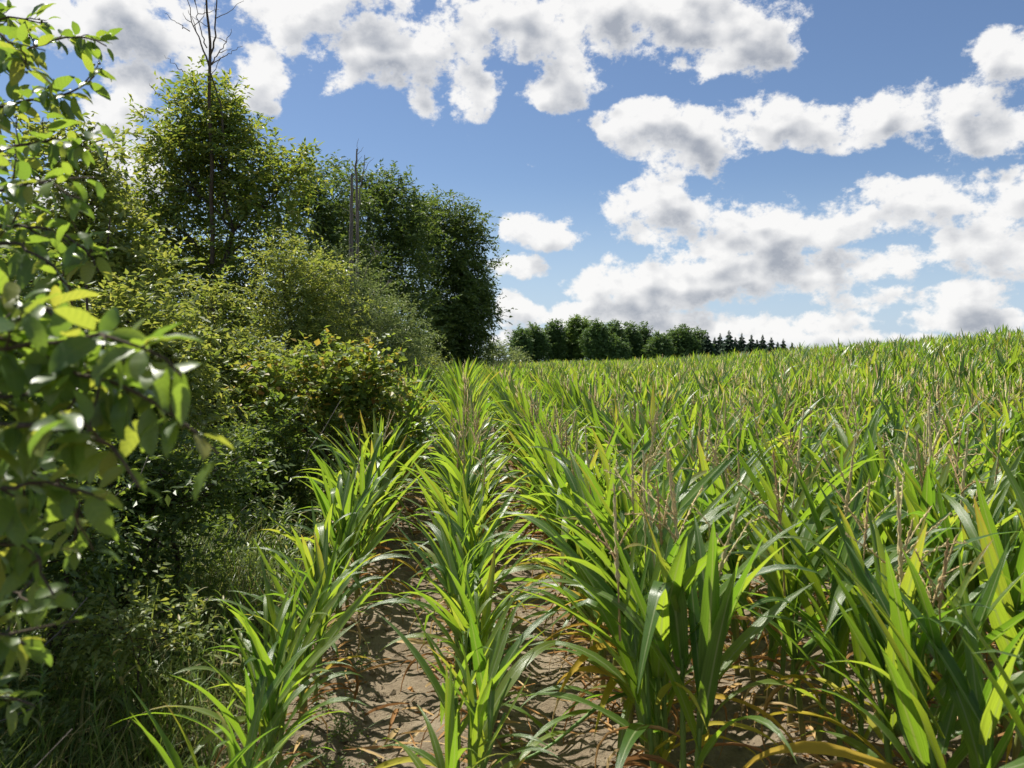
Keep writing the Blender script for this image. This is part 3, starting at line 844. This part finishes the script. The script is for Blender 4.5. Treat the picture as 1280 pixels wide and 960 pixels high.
dead_twigs(ash, ash_b - np.array([0, 0, .03]), 14, [
    dict(p=[(266, 330), (264, 240), (263, 150), (262, 80), (262, 40), (258, 0), (262, -45)], r=.045, tw=4),
    dict(p=[(262, 85), (248, 50), (236, 25), (226, -20)], r=.018, dy=.3), dict(p=[(262, 75), (272, 45), (274, 0), (280, -40)], r=.02, dy=-.3),
    dict(p=[(263, 80), (285, 68), (303, 57)], r=.011, tw=0), dict(p=[(262, 82), (275, 60), (286, 30)], r=.013, dy=.2, tw=2), dict(p=[(258, 60), (247, 25), (243, -10)], r=.012, tw=2),
    dict(p=[(236, 38), (222, 28), (205, 16)], r=.009, tw=0), dict(p=[(228, 90), (217, 80), (206, 70)], r=.008, tw=0),
    dict(p=[(200, 122), (192, 112), (186, 104)], r=.008, tw=0)], .04, 5, 'dead_leader', M_TWIG)

WOOD = 'trees along the wood edge'
make_tree('hedge_tree', 'dark green tree with a split top behind the ash', 'tree', 405, 23,
    [(398, 232, 26, 22), (415, 258, 38, 34), (395, 300, 50, 50), (420, 350, 60, 55), (400, 420, 60, 50)], M_DARK, .15, 31, K=.36, ns=9, nl=9, slen=.6, trunk_r=.12, group=WOOD)
make_tree('hedge_tree', 'broad dark green tree behind the grey dead poles', 'tree', 470, 28,
    [(455, 236, 28, 26), (490, 240, 26, 24), (470, 275, 58, 40), (445, 330, 55, 50), (500, 330, 52, 55), (470, 400, 80, 60), (520, 280, 22, 26)], M_DARK, .17, 32, K=.36, ns=9, nl=9, slen=.7, trunk_r=.15, group=WOOD)
make_tree('hedge_tree', 'tall dark tree with loose upright shoots over the bend of the wood', 'tree', 545, 33,
    [(520, 275, 24, 28), (550, 275, 30, 28), (575, 268, 20, 20), (545, 315, 48, 40), (560, 370, 50, 50), (530, 420, 50, 45)], M_DARK, .18, 33, K=.38, ns=9, nl=9, slen=.7, trunk_r=.16, group=WOOD)
make_tree('hedge_tree', 'dark tree at the corner of the wood with branches over the corn', 'tree', 582, 34,
    [(585, 300, 24, 28), (592, 345, 28, 24), (598, 388, 26, 24), (580, 395, 40, 44), (575, 440, 42, 32), (560, 460, 40, 30)], M_DARK, .18, 34, K=.42, ns=9, nl=9, slen=.65, trunk_r=.14, group=WOOD)
sb = ground_at(440, 19)
snag = empty('dead_tree', sb - np.array([0, 0, .03]))
tag(snag, 'bare grey dead tree poles standing in front of the wood', 'dead tree')
dead_twigs(snag, sb - np.array([0, 0, .03]), 19, [dict(p=[(440, 560), (440, 400), (439, 300), (440, 218)], r=.10, tw=2), dict(p=[(444, 540), (446, 400), (445, 280), (443, 205), (444, 180)], r=.06, tw=5, dy=.4),
    dict(p=[(446, 300), (450, 240), (456, 195)], r=.025, tw=4), dict(p=[(440, 400), (470, 370), (490, 350)], r=.02, tw=6), dict(p=[(445, 390), (460, 330), (480, 310)], r=.018, tw=6)], .1, 9, 'trunk', M_DEAD)

SH = 'shrubs of the hedgerow'
make_tree('willow_shrub', 'pale grey-green willow shrub halfway along the hedge', 'shrub', 470, 13.5,
    [(425, 350, 36, 34), (455, 395, 52, 42), (490, 425, 46, 38), (510, 465, 46, 36), (470, 460, 60, 45), (480, 510, 60, 40)], M_PALE, .062, 41, K=.55, ns=7, nl=11, slen=.34, lw=.30, trunk_r=.05, stems=4, group=SH)
make_tree('leafy_shrub', 'tall mid-green shrub between the ash and the willow', 'shrub', 385, 12,
    [(390, 345, 40, 36), (360, 385, 50, 44), (410, 405, 50, 44), (380, 455, 70, 45), (350, 320, 28, 26)], M_BRIGHT, .07, 42, K=.55, ns=6, nl=10, slen=.34, lw=.42, trunk_r=.05, stems=3, group=SH)
make_tree('grape_shrub', 'shrub with yellowing and reddish leaves leaning toward the corn', 'shrub', 425, 7.6,
    [(425, 452, 42, 18), (478, 474, 40, 26), (395, 482, 55, 28), (456, 508, 42, 20), (350, 478, 44, 26), (508, 522, 18, 26)], M_YELL, .072, 43, K=.5, ns=5, nl=8, slen=.26, lw=.72, trunk_r=.03, stems=4, bark=M_TWIG, group=SH, dbase=1.0)
make_tree('leafy_shrub', 'bright yellow-green shrub with an upright shoot under the ash', 'shrub', 300, 8.2,
    [(262, 385, 22, 34), (250, 430, 46, 36), (310, 445, 50, 30), (280, 485, 70, 45), (335, 510, 55, 40), (250, 540, 70, 45)], M_BRIGHT, .066, 44, K=.6, ns=6, nl=9, slen=.27, lw=.45, trunk_r=.035, stems=4, bark=M_TWIG, group=SH)
make_tree('elder_shrub', 'tall shrub with reddish fruit tips behind the buckthorn branches', 'shrub', 110, 5.6,
    [(112, 175, 28, 26), (125, 215, 26, 24), (85, 240, 45, 45), (130, 290, 45, 40), (90, 330, 70, 50), (170, 345, 50, 38), (60, 180, 30, 30)], M_BRIGHT, .066, 45, K=.55, ns=6, nl=8, slen=.24, lw=.50, trunk_r=.03, stems=4, bark=M_TWIG, group=SH)
make_tree('leafy_shrub', 'glossy sunlit shrub filling the hedge beside the buckthorn', 'shrub', 150, 5.0,
    [(150, 400, 75, 45), (215, 440, 50, 45), (120, 460, 80, 50), (190, 510, 75, 50), (90, 540, 80, 50)], M_BRIGHT, .060, 46, K=.55, ns=6, nl=9, slen=.22, lw=.48, trunk_r=.03, stems=4, bark=M_TWIG, group=SH)
make_tree('leafy_shrub', 'dense shrub at the hedge foot just behind the buckthorn leaves', 'shrub', 0, 3.5,
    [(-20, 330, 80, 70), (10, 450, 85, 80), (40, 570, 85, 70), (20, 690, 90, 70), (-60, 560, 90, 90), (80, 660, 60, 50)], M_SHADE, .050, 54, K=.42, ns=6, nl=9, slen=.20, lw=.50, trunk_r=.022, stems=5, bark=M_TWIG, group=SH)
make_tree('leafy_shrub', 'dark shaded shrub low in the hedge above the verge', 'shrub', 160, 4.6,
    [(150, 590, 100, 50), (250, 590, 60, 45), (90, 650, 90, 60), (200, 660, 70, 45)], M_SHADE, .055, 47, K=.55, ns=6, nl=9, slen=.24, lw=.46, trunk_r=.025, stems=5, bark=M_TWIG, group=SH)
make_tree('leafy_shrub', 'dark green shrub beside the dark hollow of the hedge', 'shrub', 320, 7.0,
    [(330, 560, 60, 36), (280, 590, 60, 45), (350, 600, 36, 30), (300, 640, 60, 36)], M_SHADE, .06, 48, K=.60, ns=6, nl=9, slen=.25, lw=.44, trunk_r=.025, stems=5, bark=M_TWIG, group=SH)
make_tree('leafy_shrub', 'small green bush at the end of the hedge near the corn', 'shrub', 530, 19,
    [(538, 470, 22, 22), (525, 490, 26, 24), (545, 495, 18, 18), (515, 460, 20, 20)], M_BRIGHT, .07, 49, K=.5, ns=6, nl=9, slen=.34, lw=.42, trunk_r=.03, stems=3, group=SH)
make_tree('low_shrub', 'low yellow-green bush in the shade at the foot of the hedge', 'shrub', 160, 3.3,
    [(165, 775, 60, 30), (110, 790, 50, 30), (205, 790, 40, 24)], M_BRIGHT, .032, 50, K=.34, ns=6, nl=9, slen=.15, lw=.6, trunk_r=.005, stems=6, bark=M_TWIG, group=SH)
make_tree('leafy_shrub', 'green shrub behind the yellowing grape leaves', 'shrub', 400, 9.5,
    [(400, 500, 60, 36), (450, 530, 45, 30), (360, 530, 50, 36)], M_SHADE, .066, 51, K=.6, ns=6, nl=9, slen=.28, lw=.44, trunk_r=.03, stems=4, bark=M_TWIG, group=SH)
make_tree('hedge_tree', 'dark hedge tree standing behind the tall fruiting shrub and buckthorn', 'tree', 60, 11,
    [(60, 330, 90, 70), (130, 400, 90, 70), (180, 450, 80, 60), (20, 420, 90, 70)], M_DARK, .10, 52, K=.5, ns=6, nl=10, slen=.42, trunk_r=.08)
make_tree('low_shrub', 'pale green bushes where the wood meets the far corn', 'shrub', 622, 60,
    [(612, 446, 20, 13), (640, 450, 22, 10), (625, 440, 16, 9)], M_PALE, .22, 53, K=.5, ns=6, nl=7, slen=.9, trunk_r=.08, stems=3)

# far copse beyond the field
FT = 'trees of the distant copse'
for k, (px, py, w, mt) in enumerate([(650, 414, 14, 0), (668, 410, 17, 0), (692, 403, 16, 0), (722, 399, 22, 1), (746, 406, 18, 0), (768, 405, 18, 0),
                                     (787, 407, 15, 0), (806, 410, 13, 2), (824, 420, 16, 0), (851, 412, 24, 0), (873, 417, 15, 0), (708, 422, 16, 0), (764, 425, 22, 0), (838, 430, 18, 0)]):
    lb = ['dark green broadleaf tree in the distant copse beyond the corn', 'lighter green round tree, the tallest of the distant copse', 'loose crowned pine rising from the distant copse'][mt]
    py -= 4; hgt = 454 - py
    make_tree('distant_tree' if mt != 2 else 'distant_pine', lb, 'tree', px, 180 + (k % 4) * 5,
              [(px, py + hgt * .28, w * .62, hgt * .26), (px - w * .35, py + hgt * .5, w * .62, hgt * .30), (px + w * .35, py + hgt * .55, w * .62, hgt * .30), (px, py + hgt * .72, w * .85, hgt * .24)],
              [M_FAR, M_FARL, M_FAR][mt], .50, 60 + k, K=.50, ns=6, nl=6, slen=1.15, lw=.7, trunk_r=.22, group=FT if mt == 0 else None)
def spruce(px, top, d, seed):
    r = np.random.default_rng(seed); b = ground_at(px, d); H = P(px, top - 3, d)[2] - b[2]
    root = empty('distant_spruce', b)
    n = 2600
    s = 1 - r.random(n) ** .62; z = H * (.06 + .94 * s)
    R0 = np.minimum(.46 * (H - z) + .08, 2.0)
    lay = .72 + .28 * np.sin(z * 7.0 + r.normal(0, .3, n))
    a = r.uniform(0, 6.28, n); rr = R0 * lay * r.uniform(.35, 1.1, n)
    pos = np.stack([np.cos(a) * rr * .4, np.sin(a) * rr * .4, z], -1)
    dr = unit(np.stack([np.cos(a), np.sin(a), -.28 + r.normal(0, .15, n)], -1))
    L = np.maximum(rr * .9, .22)
    V, f, l = rhomb_leaves(pos, dr, unit(np.array([0, 0, 1.0]) + r.normal(0, .7, (n, 3))), L, np.maximum(L * .5, .16), r)
    link('crown', build_mesh('crown', V, [f], M_SPRUCE, l, smooth=False), root)
    V, q, l = tube(np.array([[0, 0, -.1], [0, 0, H * .5], [0, 0, H * .97]]), [.16, .09, .02], 6)
    link('trunk', build_mesh('trunk', V, [q], M_BARK, l), root)
    tag(root, 'pointed dark spruce in the row at the end of the distant copse', 'tree', 'spruces at the end of the copse'); tris[0] += len(f)
for k, (px, py) in enumerate([(884, 418), (893, 424), (900, 419), (911, 415), (919, 424), (927, 419), (939, 421), (946, 427), (953, 421), (964, 424), (972, 430), (979, 426), (990, 431), (999, 437)]):
    spruce(px, py, 185 + (k % 3) * 6, 90 + k)
make_tree('distant_tree', 'single small round tree top showing over the corn on the hill', 'tree', 1243, 120,
          [(1243, 432, 15, 9), (1236, 436, 12, 8), (1252, 437, 12, 8)], M_FARL, .4, 85, K=.5, ns=5, nl=6, slen=1.1, lw=.6, trunk_r=.15)

# ------------------------------------------------------------------ verge: grass, undergrowth, weeds
def verge():
    r = np.random.default_rng(17); n = 20000
    y = 1.9 + 17 * r.random(n) ** 1.7
    x = -1.02 - (r.random(n) ** 1.2) * (1.0 + .14 * y) + r.normal(0, .10, n)
    tuft = r.integers(0, 900, n); tx = r.normal(0, .12, 900); ty = r.normal(0, .2, 900)
    x = x * .8 + .2 * np.round(x * 3) / 3 + tx[tuft] * .5; y = y + ty[tuft]
    L = (.22 + .34 * r.random(n)) * np.clip(.55 + (-x - 1.0) * .9, .45, 1.35)
    fine = r.random(n) < .8
    V, q, l = blades(np.stack([x, y, terrain(x, y) - .01], -1), r.uniform(0, 6.28, n), np.radians(r.uniform(55, 88, n)), np.radians(r.uniform(15, 110, n)),
                     r.uniform(1.2, 2.2, n), L, np.where(fine, r.uniform(.003, .006, n), r.uniform(.007, .013, n)), np.full(n, .0), None, np.zeros(n), S=3, C=.5, rnd=r.random(n))
    o = link('verge_grass', build_mesh('verge_grass', V, [q], M_GRASS, l))
    tag(o, 'tangled green and straw coloured grass on the verge', 'grass', kind='stuff')
    # leafy ground cover under the hedge
    K = 2600
    y = 1.9 + 18 * r.random(K) ** 1.5; x = -1.55 - r.random(K) * (1.3 + .22 * y)
    h = r.uniform(.05, .55, K) * np.clip((-x - 1.2) * 1.1, .25, 1)
    C = np.stack([x, y, terrain(x, y) + h], -1)
    V, f, l = sprays(C, np.tile([0, 0, 1.0], (K, 1)), 4, .18, 8, .045, .40, r, up=.8, spread=.55)
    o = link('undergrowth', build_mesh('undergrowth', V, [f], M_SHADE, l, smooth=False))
    tag(o, 'low leafy undergrowth in the shade below the hedge', 'undergrowth', kind='stuff'); tris[0] += len(f)
    mb = MB()
    for _ in range(260):
        y = 2.3 + 9 * r.random() ** 1.4; x = -1.9 - r.random() * (.6 + .22 * y)
        s = np.array([x, y, float(terrain(x, y))]); e = s + np.array([r.normal(0, .35), r.normal(0, .35), r.uniform(.4, 1.5)])
        mb.add(*tube(wiggle(s, e, 8, .35, r), np.linspace(.006, .002, 8) * r.uniform(.6, 1.6), 4))
    o = link('dead_stems', mb.mesh('dead_stems', M_DEAD)); tag(o, 'thin bare grey stems tangled under the hedge', 'stems', kind='stuff')
verge()

def weed_mesh(seed):
    r = np.random.default_rng(seed); mb = MB()
    H = r.uniform(.5, .8)
    p = wiggle((0, 0, 0), (r.normal(0, .05), r.normal(0, .05), H), 9, .12, r)
    st = MB(); st.add(*tube(p, np.linspace(.005, .0018, 9), 5))
    n = 34; t = np.sort(r.uniform(.12, 1, n))
    pos = np.stack([np.interp(t, np.linspace(0, 1, 9), p[:, i]) for i in range(3)], -1)
    a = np.arange(n) * 2.4 + r.normal(0, .3, n)
    V, q, l = blades(pos, a, np.radians(r.uniform(25, 65, n)), np.radians(r.uniform(30, 70, n)), np.full(n, 1.5), r.uniform(.06, .13, n) * (1.15 - .5 * t), r.uniform(.010, .018, n),
                     np.full(n, .3), None, np.zeros(n), S=4, rnd=r.random(n))
    return st.mesh('stem', M_STK), build_mesh('foliage', V, [q], M_GRASS, l)
WEEDS = [weed_mesh(k) for k in range(4)]
for k, (px, d) in enumerate([(395, 6.2), (372, 5.2), (352, 5.8), (330, 4.6), (410, 7.4), (300, 4.2), (318, 5.2), (385, 6.9), (360, 4.3), (425, 8.4), (280, 3.6), (250, 3.9), (402, 8.2), (340, 6.6), (225, 3.3), (180, 3.1), (120, 2.9), (60, 2.8), (300, 3.3), (420, 9.5)] + [(330 + (i * 37) % 95, 4.4 + (i * 0.53) % 4.6) for i in range(34)]):
    b = ground_at(px, d); w = empty('tall_weed', b - np.array([0, 0, .02]), k * 1.3)
    link('stem', WEEDS[k % 4][0], w); link('foliage', WEEDS[k % 4][1], w)
    s = .85 + .1 * (k % 4); w.scale = (s, s, s)
    tag(w, 'slender narrow-leaved weed standing in the verge grass', 'weed', 'weeds on the verge')
for k, (x, y) in enumerate([(-.52, 3.45), (-.62, 3.2), (-.50, 3.05), (-.66, 3.75), (-.58, 4.2)]):
    r = np.random.default_rng(300 + k); w = empty('small_weed', (x, y, float(terrain(x, y))))
    V, f, l = sprays(np.stack([r.normal(0, .06, 9), r.normal(0, .06, 9), r.uniform(.01, .05, 9)], -1), np.tile([0, 0, 1.0], (9, 1)), 4, .07, 7, .018, .5, r, up=.3)
    link('foliage', build_mesh('foliage', V, [f], M_SHADE, l), w)
    st = MB(); [st.add(*tube(wiggle((0, 0, 0), (r.normal(0, .07), r.normal(0, .07), .06), 4, .2, r), .0015, 4)) for _ in range(5)]
    link('stem', st.mesh('stem', M_STK), w)
    tag(w, 'small dark weed sprouting on soil beside the outermost corn row', 'weed', 'small weeds on the soil')

# ------------------------------------------------------------------ buckthorn reaching in from the side
def ovate(seed):
    r = np.random.default_rng(seed); S = 8; t = np.linspace(0, 1, S + 1)
    e = r.uniform(-.1, .25) - r.uniform(.3, 1.0) * t ** 1.5
    x = np.concatenate([[0], np.cumsum(np.cos((e[1:] + e[:-1]) / 2)) / S]); z = np.concatenate([[0], np.cumsum(np.sin((e[1:] + e[:-1]) / 2)) / S])
    w = r.uniform(.20, .25) * np.clip(np.sin(np.pi * np.clip(t, 0, 1) ** .78), 0, 1) ** .72; w[0] = .02; w[-1] = .006
    fold = r.uniform(.12, .45); V, l = [], []
    for i in range(S + 1):
        for u in (-1, 0, 1):
            V.append((x[i] + .16 - np.sin(e[i]) * abs(u) * w[i] * fold, u * w[i] * math.cos(fold), z[i] + abs(u) * w[i] * fold + .012 * math.sin(i * 2.1 + u))); l.append((u, t[i], 0))
    q = [[i * 3 + j, (i + 1) * 3 + j, (i + 1) * 3 + j + 1, i * 3 + j + 1] for i in range(S) for j in (0, 1)]
    mb = MB(); mb.add(V, np.array(q), l)
    Vp, qp, lp = tube(np.array([[0, 0, 0], [.08, 0, .015], [.17, 0, 0]]), [.014, .012, .010], 4); mb.add(Vp, qp, lp)
    return mb.mesh('buckthorn_leaf', M_BUCK)
OV = [ovate(k) for k in range(10)]
def buckthorn():
    r = np.random.default_rng(23)
    base = np.array([-1.35, 1.55, 0.0]); base[2] = float(terrain(base[0], base[1]))
    root = empty('buckthorn_bush', base)
    tag(root, 'buckthorn bush with glossy oval leaves on branches reaching in close', 'bush')
    stems = []
    for k, e in enumerate([(-1.15, 1.35, 3.2), (-1.5, 2.0, 3.4), (-1.0, 1.15, 2.1), (-1.25, 1.75, 2.6)]):
        p = wiggle((r.normal(0, .06), r.normal(0, .06), -.03), np.array(e) - base, 16, .18, r); stems.append(p + base)
        link('stem', build_mesh('stem', *(lambda V, q, l: (V, [q], M_BARK, l))(*tube(p, np.linspace(.024, .007, 16), 7))), root)
    SP_ = np.concatenate(stems)
    # paths of the branches: (px, py, depth) points read off the photograph
    br = [
        [(-60, 90, 2.2), (30, 62, 2.1), (90, 42, 2.05), (132, 56, 2.0)], [(-60, 150, 2.1), (20, 128, 2.0), (80, 120, 1.95), (122, 96, 1.9)], [(-60, 30, 2.3), (20, 20, 2.2), (60, 30, 2.2)],
        [(-60, 210, 1.9), (30, 180, 1.8), (80, 172, 1.75), (118, 190, 1.7)], [(-60, 250, 1.5), (20, 235, 1.45), (70, 228, 1.4), (100, 250, 1.4)],
        [(-60, 320, 1.5), (20, 300, 1.45), (70, 330, 1.4), (90, 380, 1.4)], [(-50, 290, 1.8), (40, 280, 1.7), (100, 300, 1.7), (128, 340, 1.65)],
        [(-70, 440, 1.0), (20, 432, .98), (110, 415, .95), (180, 425, .93), (225, 470, .92)], [(20, 430, 1.0), (90, 460, .97), (150, 480, .95), (215, 520, .94), (275, 560, .95)],
        [(-60, 500, 1.05), (0, 500, 1.0), (70, 480, 1.0), (120, 500, .98)], [(-60, 540, 1.0), (20, 530, .95), (90, 530, .93), (160, 560, .92), (175, 610, .92)],
        [(-60, 620, 1.05), (10, 605, 1.0), (70, 600, .97), (130, 625, .95)], [(-60, 680, 1.1), (0, 665, 1.08), (50, 690, 1.05), (70, 740, 1.04)],
        [(-60, 740, 1.2), (0, 735, 1.18), (40, 750, 1.15)], [(-60, 860, 1.5), (0, 870, 1.45), (40, 880, 1.42)], [(-60, 380, 1.25), (10, 370, 1.2), (60, 385, 1.18), (90, 440, 1.15)],
        [(-60, 560, 1.4), (20, 570, 1.4), (80, 600, 1.4), (110, 660, 1.4)], [(-60, 460, 1.5), (20, 450, 1.5), (70, 470, 1.45)], [(-60, 640, 1.3), (20, 640, 1.3), (60, 655, 1.3)],
        [(-60, 10, 1.8), (0, 40, 1.75), (40, 90, 1.7)], [(-60, 180, 2.4), (10, 200, 2.3), (50, 210, 2.3)], [(-60, 420, 1.8), (30, 400, 1.8), (90, 400, 1.75)],
        [(-60, 780, 1.15), (5, 790, 1.12), (35, 800, 1.1)], [(-60, 580, 1.15), (0, 570, 1.12), (45, 590, 1.1)]]
    leaves = []; berries = []
    for path in br:
        p = np.array([P(*q) for q in path])
        j = np.argmin(np.linalg.norm(SP_ - p[0], axis=1)); p = np.concatenate([SP_[j][None], p])
        n = 26; k = np.concatenate([[0], np.cumsum(np.linalg.norm(np.diff(p, axis=0), axis=1))]); Lg = k[-1]
        t = np.linspace(0, Lg, n); q = np.stack([np.interp(t, k, p[:, i]) for i in range(3)], -1)
        for _ in range(3):
            q[1:-1] = (q[:-2] + 2 * q[1:-1] + q[2:]) / 4
        q += r.normal(0, .003, q.shape)
        bo = link('branch', build_mesh('branch', *(lambda V, qq, l: (V, [qq], M_TWIG, l))(*tube(q - base, np.linspace(.0065, .0018, n), 6))), root)
        T = unit(np.gradient(q, axis=0))
        # side twigs carry whorls of leaves
        axes = [(q, T, .30)]
        m = max(3, int(Lg / .085))
        tw = MB()
        for s in np.linspace(.30, .95, m):
            i = int(s * (n - 1)); d = unit(T[i] * .7 + r.normal(0, .6, 3) + np.array([0, 0, .15])); ln = r.uniform(.03, .11)
            w = wiggle(q[i], q[i] + d * ln, 5, .15, r); axes.append((w, np.tile(d, (5, 1)), 0.0))
            tw.add(*tube(w - base, np.linspace(.0022, .0012, 5), 4))
        link('twigs', tw.mesh('twigs', M_TWIG), bo)['kind'] = 'stuff'
        for (a, Ta, s0) in axes:
            ln = np.linalg.norm(np.diff(a, axis=0), axis=1).sum() * (1 - s0)
            c = max(4, int(ln / .015))
            for s in np.linspace(s0, 1, c):
                i = min(int(s * (len(a) - 1)), len(a) - 1); ph = r.uniform(0, 6.28)
                sd = unit(np.cross(Ta[i], unit(r.normal(0, 1, 3))))
                d = unit(Ta[i] * r.uniform(.1, .8) + sd * .9 + np.array([0, 0, -.30]))
                leaves.append((a[i], d, r.uniform(.038, .074) * (1.0 if s < .92 else .8), bo))
            if r.random() < .25:
                for _ in range(r.integers(2, 6)):
                    berries.append(a[-2] + r.normal(0, .010, 3))
    pos = np.array([l[0] for l in leaves]); rel = pos - CAMP
    dep = rel @ FWD; sx = (rel @ RGT) / dep * F + 640; sy = 480 - (rel @ UPV) / dep * F
    inv = (sx > -20) & (sx < 320) & (sy > -20) & (sy < 960)
    size = np.array([l[2] for l in leaves]) / dep * inv
    order = np.argsort(-size); big = set(order[:300].tolist())
    mb = MB()
    for i, (p, d, L, bo) in enumerate(leaves):
        d = Vector(d); nrm = Vector((r.normal(0, .45), r.normal(0, .45), 1.0)); y = nrm.cross(d).normalized(); zz = d.cross(y)
        M = Matrix(((d.x, y.x, zz.x), (d.y, y.y, zz.y), (d.z, y.z, zz.z))).to_4x4()
        me = OV[i % len(OV)]
        if i in big:
            o = link('leaf', me, bo); o.matrix_basis = Matrix.Translation(Vector(p - base)) @ M @ Matrix.Scale(L, 4)
        else:
            src = OVA[i % len(OV)]
            mb.add(src[0] * L @ np.array(M.to_3x3()).T + (p - base), src[1], np.concatenate([src[2][:, :2], np.full((len(src[2]), 1), r.random())], 1))
    # the rest of the bush, out of reach of the picture's left edge and behind the near branches
    if mb.n:
        o = link('foliage', mb.mesh('foliage', M_BUCK), root); o['kind'] = 'stuff'
    K = 70
    C = np.concatenate([stems[i % 4][r.integers(2, 8)][None] + r.normal(0, .22, (1, 3)) for i in range(K)]); C[:, 0] = np.minimum(C[:, 0], -.70 * C[:, 1] - .15)
    V, f, l = sprays(C - base, unit(r.normal(0, 1, (K, 3))), 5, .16, 8, .052, .5, r)
    o = link('crown', build_mesh('crown', V, [f], M_BUCK, l, smooth=False), root); o['kind'] = 'stuff'
    bm_ = MB()
    oc = np.array([[1, 0, 0], [-1, 0, 0], [0, 1, 0], [0, -1, 0], [0, 0, 1], [0, 0, -1]], float) * .0036
    s2 = .0036 / math.sqrt(2)
    ring = lambda z, rd, n=6: [(math.cos(k / n * 6.2832) * rd, math.sin(k / n * 6.2832) * rd, z) for k in range(n)]
    SV = np.array([(0, 0, -1)] + ring(-.55, .83) + ring(.1, 1) + ring(.65, .75) + [(0, 0, 1)]) * .0037
    ST = [[0, 1 + (k + 1) % 6, 1 + k] for k in range(6)] + [[19, 13 + k, 13 + (k + 1) % 6] for k in range(6)]
    SQ = [[1 + b * 6 + k, 1 + b * 6 + (k + 1) % 6, 7 + b * 6 + (k + 1) % 6, 7 + b * 6 + k] for b in (0, 1) for k in range(6)]
    for p in berries:
        bm_.add(SV + p - base, [np.array(ST), np.array(SQ)])
    if berries:
        o = link('berries', bm_.mesh('berries', M_BERRY), root); o['kind'] = 'stuff'
    print('buckthorn leaves', len(leaves))
OVA = []
for me in OV:
    v = np.zeros(len(me.vertices) * 3); me.vertices.foreach_get('co', v)
    a = np.zeros(len(me.vertices) * 3); me.attributes['luv'].data.foreach_get('vector', a)
    OVA.append((v.reshape(-1, 3), np.array([list(p.vertices) for p in me.polygons]), a.reshape(-1, 3)))
buckthorn()
print('foliage tris', tris[0])
